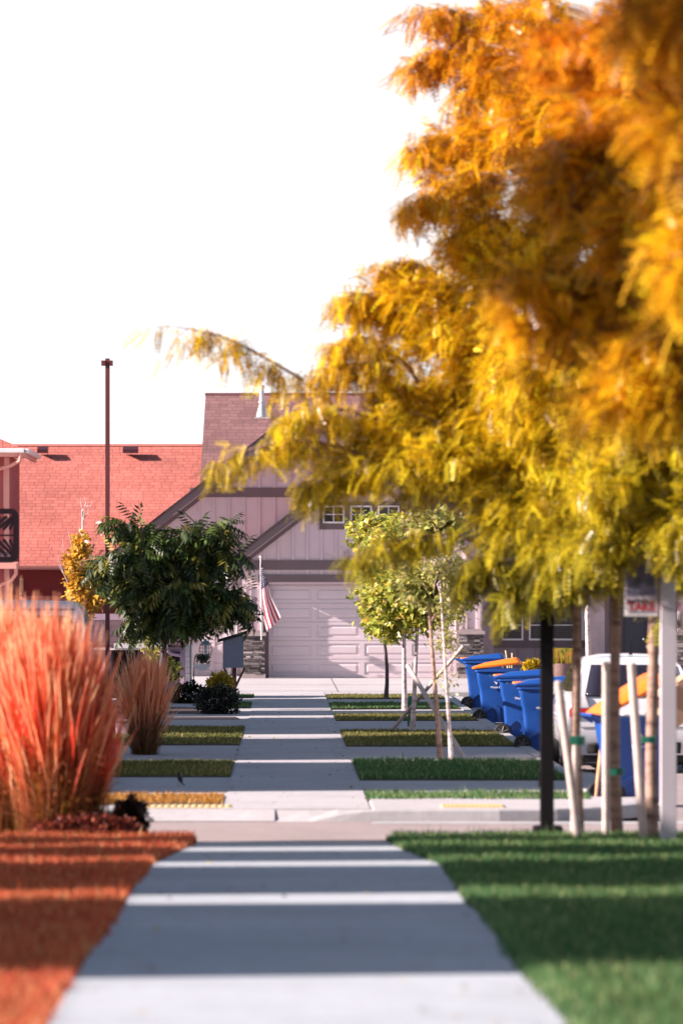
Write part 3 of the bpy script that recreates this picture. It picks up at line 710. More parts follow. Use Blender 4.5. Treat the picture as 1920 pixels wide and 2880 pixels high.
m = MB(); m.box(xw - 8, x1, Yt - .56, Yt - .50, ze - .20, ze - .0); m.box(x1 - .05, x1, Yt - .5, Yt + 5.6, ze - .20, ze); build('fascia', m, PINKTRIM, rt)
m = MB(); m.box(xw - 8, x1, Yt - .68, Yt - .565, ze - .10, ze + .02); m.box(x1 + .005, x1 + .12, Yt - .5, Yt + 5.6, ze - .10, ze + .02); build('gutter', m, WHITE, rt, bevel=.02)
m = MB(); m.tube([(x1 - .1, Yt - .6, ze - .1), (x1 - .12, Yt - .6, ze - .30), (x1 - .35, Yt - .4, ze - .42), (xw - .5, Yt - .1, ze - .6), (xw - .55, Yt - .08, ze - .8), (xw - .55, Yt - .08, .2)], .05, 8); build('downspout', m, PINKTRIM, T, smooth=True)
m = MB(); zl = Z(1293, Yt); m.extrude([(xw - 7, Yt - .8, zl), (X(33, Yt), Yt - .8, zl), (X(33, Yt), Yt, zl + .3), (xw - 7, Yt, zl + .3)], (0, 0, -.06)); pr = build('roof', m, ROOFD, T)
m = MB(); m.box(xw - 7, X(42, Yt), Yt - .9, Yt - .81, zl - .16, zl); m.box(X(33, Yt), X(45, Yt), Yt - .8, Yt, zl - .16, zl + .02); build('gutter', m, PINKTRIM, pr)
m = MB(); m.tube([(X(40, Yt), Yt - .75, zl - .1), (X(40, Yt), Yt - .75, zl - .3), (X(30, Yt), Yt - .6, zl - .45), (X(0, Yt), Yt - .3, zl - .6)], .05, 8); build('downspout', m, PINKTRIM, T, smooth=True)

# ================================================================== LOW PORCH SHED behind the grass
S = thing('shed', 'low lilac shed with dark shingle roof and white gutter', 'shed', (-3.2, 103, 0)); Ys = 101.0
m = MB(); xl, xr = X(150, Ys), X(388, Ys)
m.extrude([(xl, Ys, Z(1481, Ys)), (xl, Ys + 2.0, Z(1424, Ys + 2)), (xl, Ys + 2, Z(1428, Ys + 2)), (xl, Ys, Z(1487, Ys))], (xr - xl + .35, 0, 0)); rs = build('roof', m, ROOFD, S)
m = MB(); m.box(X(262, Ys), X(385, Ys), Ys - .13, Ys - .01, Z(1489, Ys), Z(1478, Ys)); m.box(xl, X(385, Ys), Ys - .05, Ys - .01, Z(1493, Ys), Z(1489.5, Ys)); gs = build('gutter', m, WHITE, rs)
m = MB(); m.tube([P(382, 1486, Ys - .08), P(384, 1496, Ys - .08), P(392, 1502, Ys), P(414, 1506, Ys + .1)], .035, 8); build('downspout', m, LILAC, gs, smooth=True)
m = MB(); m.box(xl, X(370, Ys), Ys + 2.02, Ys + 2.1, Z(1424, Ys + 2), Z(1410, Ys + 2)); m.box(xl, X(250, Ys), Ys + .3, Ys + 2, 0, Z(1490, Ys)); m.box(X(250, Ys), X(437, Ys), Ys + 1.6, Ys + 2.0, 0, Z(1488, Ys)); build('wall', m, LILAC, S)
m = MB(); m.box(X(360, Ys), X(413, Ys), Ys + 1.52, Ys + 1.58, Z(1565, Ys), Z(1500, Ys)); m.box(X(255, Ys), X(330, Ys), Ys + 1.52, Ys + 1.58, .1, Z(1495, Ys)); build('shade_panel', m, plain('opening_shade_dark', (.02, .012, .02), .8), S)  # near-black panels: shade inside the porch painted as a surface
m = MB(); m.box(X(413, Ys), X(423, Ys), Ys + .1, Ys + .2, 0, Z(1455, Ys)); build('post', m, LILAC, S)
m = MB()
for k in range(9): m.box(X(424, Ys), X(440, Ys), Ys + .5 - .004*(k % 2), Ys + 1.0, .05 + k*.12, .05 + k*.12 + .112)
build('siding_panel', m, WHITE, S)

# ================================================================== STREET POLE, PANEL, BLACK LAMP POST
Yp = 96.0
t = thing('street_pole', 'tall thin red-brown square pole rising above the red roof', 'pole', (X(247, Yp), Yp, 0))
m = MB(); m.box(X(242, Yp), X(252, Yp), Yp - .05, Yp + .05, 0, Z(823, Yp)); build('shaft', m, REDPOLE, t)
for a, c in ((233, 241.6), (252.4, 259)):
    m = MB(); m.box(X(a, Yp), X(c, Yp), Yp - .12, Yp + .12, Z(838, Yp), Z(828, Yp)); m.box(X(a, Yp), X(c, Yp), Yp - .14, Yp + .14, Z(839.5, Yp), Z(838, Yp)); build('lamp_head', m, REDPOLE, t)
t = thing('slotted_panel', 'dark maroon slotted plastic panel with rounded corners by the tall house', 'panel', (X(-14, 62), 62, 0))
Yq = 62.0; m = MB()
x0, x1, z0, z1 = X(-70, Yq), X(43, Yq), Z(1291, Yq), Z(1168, Yq); cx, cz = (x0+x1)/2, (z0+z1)/2
def ring(x0, x1, z0, z1, r, n=6):
    out = []
    for (cx_, cz_, a0) in ((x1-r, z1-r, 0), (x0+r, z1-r, 90), (x0+r, z0+r, 180), (x1-r, z0+r, 270)):
        for i in range(n+1): a = radians(a0 + 90*i/n); out.append((cx_ + r*cos(a), cz_ + r*sin(a)))
    return out
o1 = ring(x0, x1, z0, z1, .10); o2 = ring(x0+.07, x1-.07, z0+.07, z1-.07, .05); n = len(o1)
for Ya_, Yb_ in ((Yq, Yq + .05),):
    for i in range(n):
        j = (i+1) % n; p = [(o1[i], Ya_), (o1[j], Ya_), (o2[j], Ya_), (o2[i], Ya_)]
        m.extrude([(a[0], y_, a[1]) for a, y_ in p], (0, .05, 0))
def bar(px, pz, ang, L, wd=.045):
    c_, s_ = cos(ang), sin(ang)
    q = [(px - c_*L - s_*wd/2*-1, pz - s_*L - c_*wd/2), (px + c_*L + s_*wd/2, pz + s_*L - c_*wd/2), (px + c_*L - s_*wd/2, pz + s_*L + c_*wd/2), (px - c_*L - s_*wd/2, pz - s_*L + c_*wd/2)]
    q = [(min(max(a, x0+.03), x1-.03), min(max(c, z0+.03), z1-.03)) for a, c in q]
    m.extrude([(a, Yq + .008, c) for a, c in q], (0, .034, 0))
for k in range(-5, 6):
    px = cx - .05 + k*.085
    bar(px + .02, cz + .16, radians(38), .14); bar(px + .02, cz - .16, radians(-45), .15)
m.box(x0+.03, x1-.03, Yq + .009, Yq + .042, cz - .012, cz + .012); m.box(cx - .02, cx + .02, Yq + .01, Yq + .043, z0, z1)
build('slotted_face', m, MAROON, t)
m = MB(); m.tube([(X(-14, Yq), Yq + .09, 0), (X(-14, Yq), Yq + .09, z1 - .1)], .04, 10); build('post', m, DARKM, t, smooth=True)

Yl = 43.3
t = thing('lamp_post', 'square black lamp post with a heavy base beside the staked trees', 'lamp post', (X(1256, Yl), Yl, near_z(Yl)))
m = MB(); xl, xr = X(1240, Yl), X(1271, Yl); m.box(xl, xr, Yl - .06, Yl + .06, -.1, 3.35); build('shaft', m, DARKM, t, bevel=.008)
m = MB(); m.box(X(1224, Yl), X(1291, Yl), Yl - .13, Yl + .13, -.2, Z(1897, Yl)); build('base', m, DARKM, t, bevel=.02)
m = MB(); m.box(X(1236, Yl), xl + .01, Yl - .04, Yl + .04, Z(1808, Yl), Z(1771, Yl)); build('access_cover', m, DARKM, t, bevel=.005)
m = MB(); m.box(xl - .1, xr + .5, Yl - .09, Yl + .09, 3.351, 3.43); build('lamp_head', m, DARKM, t, bevel=.02)

# ================================================================== WHITE SIGN POST
Yw = 41.6
t = thing('sign_post', 'white square sign post with a hanging board, beside the tallest locust trunk', 'sign post', (X(1534, Yw), Yw, near_z(Yw)))
SPW = plain('post_shade_paint', (.50, .45, .49), .6, .06, 3, .08)  # white post made greyer, its shade put into the paint
m = MB(); m.box(X(1516, Yw), X(1552, Yw), Yw - .06, Yw + .06, -.1, Z(1175, Yw)); build('post', m, SPW, t, bevel=.006)
m = MB(); m.box(X(1390, Yw), X(1515.6, Yw), Yw - .045, Yw + .045, Z(1205, Yw), Z(1188, Yw)); m.lathe([(.075, Z(1175, Yw)), (.08, Z(1170, Yw)), (.0, Z(1152, Yw))], (X(1534, Yw), Yw, 0), 4); build('arm', m, SPW, t)
m = MB(); m.box(X(1434, Yw), X(1510, Yw), Yw - .012, Yw + .012, Z(1415, Yw), Z(1384, Yw)); hb_ = build('hanging_board', m, WHITE, t)
m = MB(); m.box(X(1440, Yw), X(1507, Yw), Yw - .016, Yw - .0125, Z(1408, Yw), Z(1405, Yw)); build('board_line', m, GREYBOX, hb_)
for u_ in (1436, 1506): m = MB(); m.tube([P(u_, 1384, Yw), P(u_, 1204, Yw)], .006, 6); build('hanger', m, WHITE, t)
m = MB(); m.box(X(1434, Yw), X(1510, Yw), Yw - .010, Yw + .010, Z(1378, Yw), Z(1240, Yw)); sb = build('sign_panel', m, plain('panel_grey', (.42, .36, .42), .6, .3, 6), t)
m = MB(); m.box(X(1439, Yw), X(1505, Yw), Yw - .014, Yw - .0105, Z(1368, Yw), Z(1300, Yw)); build('picture', m, plain('picture_tone', (.14, .13, .20), .6, .8, 9), sb)
text_mesh('lettering', 'TAKE ONE', .098, SIGNR, hb_, (X(1441, Yw), Yw - .014, Z(1402.5, Yw)), .002, 'LEFT', .004)

# ================================================================== STAKES on the near lawn
def stake(p0, p1, r, label, mat=WOODP, grp=None, tilttop=True):
    a, c = P(*p0), P(*p1); m = MB(); n = 5
    m.tube([lerp((a[0], a[1], a[2] - .08), c, i / n) for i in range(n + 1)] + [add(c, (0, 0, r*.4))], [r]*(n+1) + [r * .6], 10)
    o = build('tree_stake', m, mat, smooth=True); tag(o, label, 'stake', grp); return o
gr = 'wooden stakes tied to the young trees'
stake((1330, 1926, 42.6), (1282, 1568, 42.6), .037, 'pale wooden stake leaning hard against the trunk next to the lamp post', grp=gr)
stake((1391, 1922, 42.9), (1391, 1523, 42.9), .034, 'pale upright wooden stake against the middle locust trunk', grp=gr)
stake((1479, 1936, 41.9), (1450, 1526, 41.9), .038, 'weathered wooden stake by the white sign post', grp=gr)
stake((1316, 1926, 43.1), (1322, 1700, 43.1), .030, 'short pale stake behind the leaning one beside the lamp post', grp=gr)
stake((1368, 1826, 52.6), (1384, 1700, 52.6), .028, 'slim orange-brown stake at the street corner by the near bin', WOODO, gr)
def tie(u0, u1, v0, v1, Y, label):
    m = MB(); x0, x1 = X(u0, Y), X(u1, Y); z0, z1 = Z(v1, Y), Z(v0, Y); rr_ = (z1-z0)/2
    pts = ring(0, x1-x0, 0, .16, .07, 5)
    for i in range(len(pts)):
        a, c = pts[i], pts[(i+1) % len(pts)]
        m.poly([(x0+a[0], Y-.08+a[1], z0), (x0+c[0], Y-.08+c[1], z0 + .004), (x0+c[0], Y-.08+c[1], z1 + .004), (x0+a[0], Y-.08+a[1], z1)])
    o = build('tree_tie', m, TIEG); s_ = o.modifiers.new('Solid', 'SOLIDIFY'); s_.thickness = .004; tag(o, label, 'tree tie', 'green webbing ties on the staked trees')
tie(1289, 1343, 1692, 1712, 42.95, 'wide green webbing tie nearest the lamp post')
tie(1381, 1432, 1766, 1781, 43.1, 'lowest green webbing tie, on the middle locust')
tie(1457, 1507, 1693, 1707, 42.05, 'green webbing tie next to the white sign post')

# ================================================================== LOCUST TREES
def autumn_leak(PP):  # autumn gold turning orange with height; the orange carries a light-leak tint
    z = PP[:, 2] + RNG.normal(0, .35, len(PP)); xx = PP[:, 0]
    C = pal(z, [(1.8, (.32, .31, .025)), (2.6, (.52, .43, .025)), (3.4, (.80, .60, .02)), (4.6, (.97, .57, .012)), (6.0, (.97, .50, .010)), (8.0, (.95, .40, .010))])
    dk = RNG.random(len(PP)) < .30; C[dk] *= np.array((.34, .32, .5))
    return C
nz = near_z(43)
# clusters: u, v, Y, ru, rv, rY, sprays, leaves per spray
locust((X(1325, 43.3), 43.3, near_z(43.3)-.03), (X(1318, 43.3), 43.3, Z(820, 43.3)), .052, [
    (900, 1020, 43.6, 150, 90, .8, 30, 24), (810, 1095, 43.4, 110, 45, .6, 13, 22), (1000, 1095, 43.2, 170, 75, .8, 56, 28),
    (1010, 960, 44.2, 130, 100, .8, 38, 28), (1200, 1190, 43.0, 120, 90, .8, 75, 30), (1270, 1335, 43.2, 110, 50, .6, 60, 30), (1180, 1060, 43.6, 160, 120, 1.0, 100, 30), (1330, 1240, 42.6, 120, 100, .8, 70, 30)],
    'locust tree next to the lamp post, with long drooping yellow-green boughs over the walk', autumn_leak, sprays=[
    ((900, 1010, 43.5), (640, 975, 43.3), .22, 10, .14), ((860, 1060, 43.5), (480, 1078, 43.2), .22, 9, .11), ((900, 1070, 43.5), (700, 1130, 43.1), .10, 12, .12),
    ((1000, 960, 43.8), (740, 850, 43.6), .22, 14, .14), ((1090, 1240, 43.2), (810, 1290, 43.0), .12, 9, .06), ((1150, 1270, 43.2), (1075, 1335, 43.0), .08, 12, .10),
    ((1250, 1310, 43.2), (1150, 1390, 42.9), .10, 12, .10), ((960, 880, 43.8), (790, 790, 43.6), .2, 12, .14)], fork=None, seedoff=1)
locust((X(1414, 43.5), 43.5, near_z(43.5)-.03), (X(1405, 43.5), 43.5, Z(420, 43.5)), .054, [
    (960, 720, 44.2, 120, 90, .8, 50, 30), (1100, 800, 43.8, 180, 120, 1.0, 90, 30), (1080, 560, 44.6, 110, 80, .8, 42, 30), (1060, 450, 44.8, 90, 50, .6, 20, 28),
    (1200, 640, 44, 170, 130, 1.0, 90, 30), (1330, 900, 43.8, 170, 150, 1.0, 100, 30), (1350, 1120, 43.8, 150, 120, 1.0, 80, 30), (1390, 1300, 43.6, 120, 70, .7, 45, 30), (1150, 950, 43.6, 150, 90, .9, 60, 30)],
    'middle locust tree of the staked three, with dense gold and olive crown', autumn_leak, sprays=[
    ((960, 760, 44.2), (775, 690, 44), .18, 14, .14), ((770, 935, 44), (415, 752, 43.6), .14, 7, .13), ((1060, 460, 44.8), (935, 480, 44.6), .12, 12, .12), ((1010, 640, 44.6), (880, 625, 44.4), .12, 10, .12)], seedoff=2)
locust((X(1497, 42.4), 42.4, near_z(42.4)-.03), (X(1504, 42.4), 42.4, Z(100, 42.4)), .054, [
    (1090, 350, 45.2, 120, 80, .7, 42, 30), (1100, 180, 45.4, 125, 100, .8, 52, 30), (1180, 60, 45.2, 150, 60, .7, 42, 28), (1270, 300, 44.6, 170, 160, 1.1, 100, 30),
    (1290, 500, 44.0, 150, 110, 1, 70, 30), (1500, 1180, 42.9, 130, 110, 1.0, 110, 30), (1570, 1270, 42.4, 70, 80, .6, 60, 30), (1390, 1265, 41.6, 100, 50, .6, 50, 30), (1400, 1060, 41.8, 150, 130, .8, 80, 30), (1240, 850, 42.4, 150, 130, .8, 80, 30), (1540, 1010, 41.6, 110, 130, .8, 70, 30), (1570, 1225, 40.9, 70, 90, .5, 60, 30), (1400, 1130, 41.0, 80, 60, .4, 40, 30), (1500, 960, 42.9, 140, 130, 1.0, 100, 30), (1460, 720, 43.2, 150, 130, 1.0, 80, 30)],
    'tallest staked locust tree beside the white sign post, orange-tinted at the top', autumn_leak, sprays=[
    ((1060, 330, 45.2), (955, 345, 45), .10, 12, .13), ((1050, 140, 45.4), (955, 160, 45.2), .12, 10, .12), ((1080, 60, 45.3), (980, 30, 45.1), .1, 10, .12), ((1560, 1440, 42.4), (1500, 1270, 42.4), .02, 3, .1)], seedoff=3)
def orange(PP):  # light-leak orange put into the leaf colour, deeper with height
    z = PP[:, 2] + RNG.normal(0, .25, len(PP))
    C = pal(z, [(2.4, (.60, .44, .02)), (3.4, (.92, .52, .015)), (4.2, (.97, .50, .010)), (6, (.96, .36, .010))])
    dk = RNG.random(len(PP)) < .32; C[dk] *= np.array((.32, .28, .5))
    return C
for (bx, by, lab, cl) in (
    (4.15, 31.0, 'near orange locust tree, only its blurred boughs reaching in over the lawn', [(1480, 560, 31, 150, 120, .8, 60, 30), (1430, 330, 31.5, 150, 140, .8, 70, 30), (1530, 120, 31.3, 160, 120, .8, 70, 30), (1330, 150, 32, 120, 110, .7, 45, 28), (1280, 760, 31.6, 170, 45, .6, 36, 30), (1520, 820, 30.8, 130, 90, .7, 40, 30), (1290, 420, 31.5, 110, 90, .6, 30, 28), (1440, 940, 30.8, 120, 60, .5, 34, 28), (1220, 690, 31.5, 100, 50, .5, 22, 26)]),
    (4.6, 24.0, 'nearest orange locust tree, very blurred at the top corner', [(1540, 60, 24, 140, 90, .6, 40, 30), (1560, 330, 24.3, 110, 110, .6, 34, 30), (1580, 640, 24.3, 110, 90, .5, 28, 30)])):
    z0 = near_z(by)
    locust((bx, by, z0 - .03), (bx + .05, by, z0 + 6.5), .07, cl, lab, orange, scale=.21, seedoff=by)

# ================================================================== MID-DISTANCE TREES
def leafy(name, label, base, top, r0, clusters, tm, size, cols, mat, bk, group=None, lean=.0, dens=1.0, droop=.3, bare=()):
    t = thing(name, label, 'tree', base, group); w = MB(); n = 7
    tp = [lerp(base, top, i/n) for i in range(n+1)]; tp = [(p[0] + lean*sin(i*.9), p[1], p[2]) for i, p in enumerate(tp)]
    w.tube(tp, [r0*(1.2 if i == 0 else 1 - .6*i/n) for i in range(n+1)], 10)
    PP = []; DD = []
    for (u, v, Y, ru, rv, rY, ns, m) in clusters:
        c = P(u, v, Y); k = Y/F; Rr = np.array((ru*k, rY, rv*k))
        tt = max(.3, min(.95, (c[2] - Rr[2]*.9 - base[2])/(top[2] - base[2]))); st = lerp(base, top, tt)
        lc = curve_pts(st, c, .05, 5, .03); w.tube(lc, [max(.008, r0*.5*(1 - .8*i/5)) for i in range(6)], 6, False)
        for _ in range(ns):
            a = RNG.normal(0, 1, 3); a /= np.linalg.norm(a); rr_ = random.uniform(.35, 1.0); e = np.array(c) + a*Rr*rr_
            s = lerp(random.choice(lc[2:]), tuple(e), random.uniform(.0, .3)); cc = curve_pts(s, tuple(e), .04, 3, .015)
            w.tube(cc, [.007, .005, .004, .002], 4, False)
            for _ in range(int(m*dens)):
                q = random.random(); kk = min(int(q*3), 2)
                PP.append(np.array(lerp(cc[kk], cc[kk+1], q*3-kk)) + RNG.normal(0, .06, 3)); DD.append(a*.5 + RNG.normal(0, .6, 3) + np.array([0, 0, -droop]))
    for (s, e) in bare:
        s, e = P(*s), P(*e); cc = curve_pts(s, e, .03, 4, .012); w.tube(cc, [.012, .010, .007, .005, .002], 5, False)
        for _ in range(3):
            q = random.randint(2, 3); d = sub(e, s); e2 = add(cc[q], (d[0]*.3 + random.gauss(0, .06), d[1]*.3, d[2]*.35)); w.tube([cc[q], e2], [.005, .002], 4, False)
    build('trunk', w, bk, t, smooth=True)
    PP = np.array(PP); DD = np.array(DD); k = RNG.random((len(PP), 1)); c0, c1, c2 = (np.array(c) for c in cols)
    C = np.where(k < .5, c0, np.where(k < .85, c1, c2)) * RNG.uniform(.7, 1.3, (len(PP), 1))
    foliage('crown', tm, PP, DD, size*RNG.uniform(.7, 1.3, len(PP)), C, mat, t, .5)
    return t
MAP = ((.46, .44, .07), (.30, .35, .055), (.74, .54, .10)); ASP = ((.44, .42, .11), (.28, .30, .08), (.66, .52, .20)); GO = ((.72, .40, .05), (.55, .36, .05), (.85, .55, .10))
gt = 'slim young trees along the grass strips'
leafy('maple_tree', 'farthest slim tree with a thin dark bending trunk', G(886, 1606), P(880, 1350, 100), .045, [(875, 1400, 100, 55, 80, .7, 45, 16), (850, 1310, 100, 60, 60, .6, 30, 16)], tm_maple(), .11, MAP, LEAF, BARKD, gt, .04)
leafy('maple_tree', 'slim maple with straight pale trunk before the garage door', G(929, 1631), P(925, 1250, 91), .05, [(890, 1230, 91, 100, 75, .8, 80, 18), (890, 1425, 91, 65, 50, .6, 44, 18), (905, 1335, 91, 110, 85, .8, 110, 18), (840, 1215, 91, 55, 50, .5, 34, 16), (850, 1380, 91, 45, 50, .5, 30, 16)], tm_maple(), .12, MAP, LEAF, BARKW, gt)
leafy('maple_tree', 'bushy maple behind the crossed stakes, its trunk forking low', G(947, 1684), P(965, 1290, 76.5), .040, [(930, 1235, 76.5, 120, 80, .8, 110, 18), (910, 1360, 76.5, 95, 75, .7, 100, 18), (980, 1390, 76.5, 95, 85, .7, 100, 18), (870, 1440, 76.5, 45, 40, .4, 30, 16), (1000, 1300, 76.5, 80, 60, .6, 60, 18)], tm_maple(), .10, MAP, LEAF, BARKW, gt)
leafy('maple_tree', 'maple with a leaning brown trunk where the stakes cross', G(1011, 1742), P(975, 1260, 65), .038, [(1000, 1220, 65, 100, 60, .6, 80, 18), (960, 1330, 65, 80, 80, .6, 70, 18), (1040, 1350, 65, 60, 90, .6, 70, 18)], tm_maple(), .085, ASP, LEAF, BARK, gt)
leafy('aspen_tree', 'aspen with thin pale trunk and small sparse grey-green leaves', G(1036, 1745), P(1004, 1230, 64.5), .028, [(1010, 1290, 64.5, 55, 80, .5, 44, 16), (1040, 1380, 64.5, 45, 70, .45, 40, 16), (1020, 1470, 64.5, 30, 50, .3, 24, 12), (1025, 1570, 64.5, 26, 55, .2, 12, 6)], tm_leaf(), .055, ASP, LEAF, BARKW, gt)
SUM = ((.07, .105, .022), (.03, .05, .014), (.26, .23, .04))
leafy('sumac_tree', 'dark green bushy tree with drooping pointed leaves over the grey box', G(352, 1695), P(400, 1300, 72.8), .07, [(405, 1340, 73, 100, 56, .9, 42, 13), (325, 1262, 73, 55, 32, .7, 16, 12), (315, 1355, 73, 48, 30, .7, 16, 12), (475, 1275, 73, 60, 34, .6, 17, 12), (515, 1366, 73, 62, 28, .6, 22, 13), (430, 1405, 73, 90, 24, .7, 22, 12), (440, 1235, 73, 45, 26, .4, 14, 13), (500, 1206, 73, 60, 12, .3, 10, 11), (540, 1270, 73, 26, 18, .3, 6, 11), (290, 1205, 73, 26, 14, .3, 6, 11), (235, 1290, 73, 32, 16, .3, 7, 11), (572, 1378, 73, 22, 8, .3, 5, 11), (340, 1225, 73, 34, 22, .3, 10, 12), (340, 1415, 73, 50, 20, .4, 9, 12)], tm_sumac(), .29, SUM, LEAFD, BARKD, None, .02, 1.0, .75)
leafy('poplar_tree', 'slim golden poplar with bare white twigs before the red roof', G(188, 1632), P(190, 1170, 91), .04, [(183, 1255, 91, 20, 50, .2, 30, 13), (180, 1340, 91, 34, 50, .25, 46, 13), (165, 1290, 91, 22, 30, .2, 14, 12), (190, 1400, 91, 38, 40, .3, 30, 12), (225, 1380, 91, 24, 26, .25, 14, 12)], tm_maple(), .10, GO, LEAF, BARKW, 'slim poplars with bare twigs', 0, 1, .3,
    [((180, 1370, 91), (140, 1250, 91)), ((175, 1330, 91), (158, 1228, 91)), ((170, 1375, 91), (130, 1285, 91)), ((200, 1330, 91), (215, 1245, 91)), ((190, 1200, 91), (196, 1145, 91)), ((190, 1190, 91), (186, 1150, 91)), ((190, 1205, 91), (207, 1160, 91))])
leafy('poplar_tree', 'slim yellow-green poplar rising from the feathery grass clump', G(350, 1650), P(352, 1440, 85), .035, [(348, 1450, 85, 24, 40, .2, 22, 12), (352, 1520, 85, 26, 50, .25, 34, 12), (390, 1540, 85, 28, 24, .25, 16, 12)], tm_maple(), .09, MAP, LEAF, BARKW, 'slim poplars with bare twigs', 0, 1, .3,
    [((345, 1540, 85), (300, 1430, 85)), ((345, 1500, 85), (318, 1425, 85)), ((350, 1540, 85), (300, 1450, 85)), ((360, 1510, 85), (392, 1430, 85)), ((360, 1530, 85), (385, 1440, 85))])

# crossed long stakes
stake((893, 1674, 78.5), (1064, 1484, 74.5), .031, 'long pale stake leaning low across the maple trunks', grp=gr)
stake((1071, 1737, 65.6), (936, 1530, 70.5), .034, 'grey stake crossing behind the leaning maple trunk', grp=gr)
m = MB(); c = P(947.5, 1612, 77.5); m.lathe([(.07, -.09), (.085, 0), (.07, .09)], c, 8)
m.poly([add(c, (-.06, -.05, -.05)), add(c, (-.02, -.05, -.05)), add(c, (-.06, -.06, -.42)), add(c, (-.09, -.06, -.38))])
o = build('tree_tie', m, TIEG); tag(o, 'green tie with a hanging tail on the long low stake', 'tree tie', 'green webbing ties on the staked trees')

# ================================================================== ORNAMENTAL GRASSES, SHRUBS
def plume_grass(base, hgt, rad, n, nl, label, cp, cl, seed=0, sc=1.0):
    t = thing('ornamental_grass', label, 'ornamental grass', base, 'feathery ornamental grass clumps')
    V = []; Fc = []; C = []
    def ribbon(p0, p1, sag, w0, cA, cB, plume):
        wx = random.gauss(0, .12); k = len(V); nseg = 6; ax = RNG.normal(0, 1, 3); ax[2] = 0; ax /= np.linalg.norm(ax) + 1e-9
        for i in range(nseg + 1):
            q = i/nseg; p = p0 + (p1 - p0)*q; p = p + np.array([wx*q*(1-q), 0, sag*4*q*(1-q)]) + (p1-p0)*np.array([1, 1, 0])*(q*q - q)*.8
            if plume: wd = w0*.35 if q < .55 else w0*(2.4 if q < .95 else .4)
            else: wd = w0*(1 - .85*q)
            V.append(p - ax*wd); V.append(p + ax*wd); cc = (cA + (cB - cA)*q) if not plume else (cA*(1-q/.5) + cB*(q/.5) if q < .5 else (cB if q < .85 else cB*.45 + np.array((.92, .60, .36))*.55)); C.append(cc*.95); C.append(cc)  # plume tips blend to cream, highlights painted into the colour
            if i: Fc.append((k+2*i-2, k+2*i-1, k+2*i+1, k+2*i))
    b0 = np.array(base)
    for _ in range(n):
        a = random.uniform(0, 2*pi); r = rad * math.sqrt(random.random()) * random.choice([1, 1, 1, 1.15]); h_ = hgt*random.triangular(.42, 1.05, .90)*(1 - .22*(r/rad)**2)
        p0 = b0 + np.array([cos(a)*r*.55, sin(a)*r*.55, 0]); p1 = b0 + np.array([cos(a)*r + random.gauss(0, .10), sin(a)*r + random.gauss(0, .10), h_])
        cA = np.array(random.choice(cl)); cB = np.array(random.choice(cp))*random.uniform(.75, 1.2); ribbon(p0, p1, random.gauss(0, .02), .0035*sc, cA, cB, True)
    npmesh('plumes', np.array(V), np.array(Fc), np.clip(np.array(C)*1.15, 0, 1), PLUME, t)
    V.clear(); Fc.clear(); C.clear()
    for _ in range(nl):
        a = random.uniform(0, 2*pi); r = rad*random.uniform(.25, 1.7); h_ = hgt*random.uniform(.12, .55)
        p0 = b0 + np.array([cos(a)*r*.25, sin(a)*r*.25, 0]); p1 = b0 + np.array([cos(a)*r, sin(a)*r, h_*.75]); cA = np.array(random.choice(cl)); cB = np.array(random.choice(cl + cp[:1])); ribbon(p0, p1, h_*.3, .008*sc, cA, cB, False)
    npmesh('leaves', np.array(V), np.array(Fc), np.clip(np.array(C), 0, 1), BLADE, t)
    return t
CP_LEAK = [(.92, .30, .14), (.85, .12, .06), (.92, .52, .28), (.78, .07, .04), (.95, .38, .20), (.80, .16, .10), (.5, .16, .05), (.35, .05, .03)]; CLR = [(.22, .10, .015), (.16, .03, .012), (.34, .18, .02), (.08, .02, .01), (.14, .10, .02)]  # plume reds carry the light-leak tint
CPD = [(.85, .36, .20), (.70, .22, .12), (.90, .50, .28)]; CLD = [(.10, .06, .02), (.16, .09, .03), (.06, .03, .015)]
plume_grass(G2 := (X(12, 44.2), 44.2, .0), 2.36, .55, 1900, 1000, 'tall red-tinted, cream-tipped plume grass at the picture edge', CP_LEAK, CLR, sc=1.3)
plume_grass((X(120, 43.6), 43.6, .0), 2.24, .52, 1800, 1000, 'tall red-tinted plume grass beside the low dark bush', CP_LEAK, CLR, sc=1.2)
plume_grass((X(198, 44.0), 44.0, .0), 1.72, .30, 700, 400, 'shorter red-tinted plume grass on the flank of the tall clump', CP_LEAK, CLR)
b_ = G(332, 1733); plume_grass(b_, 1.58, .34, 1000, 700, 'feathery rust-brown grass clump beside the walk strips', CPD, CLD, sc=.9)
def shrub(c, R_, n, size, cols, label, tm=None, mat=LEAFD, name='shrub'):
    t = thing(name, label, 'shrub', (c[0], c[1], 0)); w = MB()
    for _ in range(14):
        a = RNG.normal(0, 1, 3); a[2] = abs(a[2]) + .3; a /= np.linalg.norm(a); w.tube([(c[0], c[1], 0), (c[0]+a[0]*R_[0]*.8, c[1]+a[1]*R_[1]*.8, max(.05, c[2]+a[2]*R_[2]*.7))], [.012, .004], 5, False)
    build('stems', w, BARKD, t)
    a = RNG.normal(0, 1, (n, 3)); a /= np.linalg.norm(a, axis=1, keepdims=True); rr_ = RNG.uniform(.5, 1.0, (n, 1))*(1 + .22*np.sin(a[:, :1]*7)*np.cos(a[:, 2:3]*6))
    PP = np.array(c) + a*np.array(R_)*rr_; ok = PP[:, 2] > .01; PP = PP[ok]; a = a[ok]
    k = RNG.random((len(PP), 1)); c0, c1, c2 = (np.array(q) for q in cols); C = np.where(k < .5, c0, np.where(k < .85, c1, c2))*RNG.uniform(.7, 1.3, (len(PP), 1))
    foliage('leaves', tm or tm_leaf(), PP, a + RNG.normal(0, .5, (len(PP), 3)), size*RNG.uniform(.7, 1.3, len(PP)), C, mat, t); return t
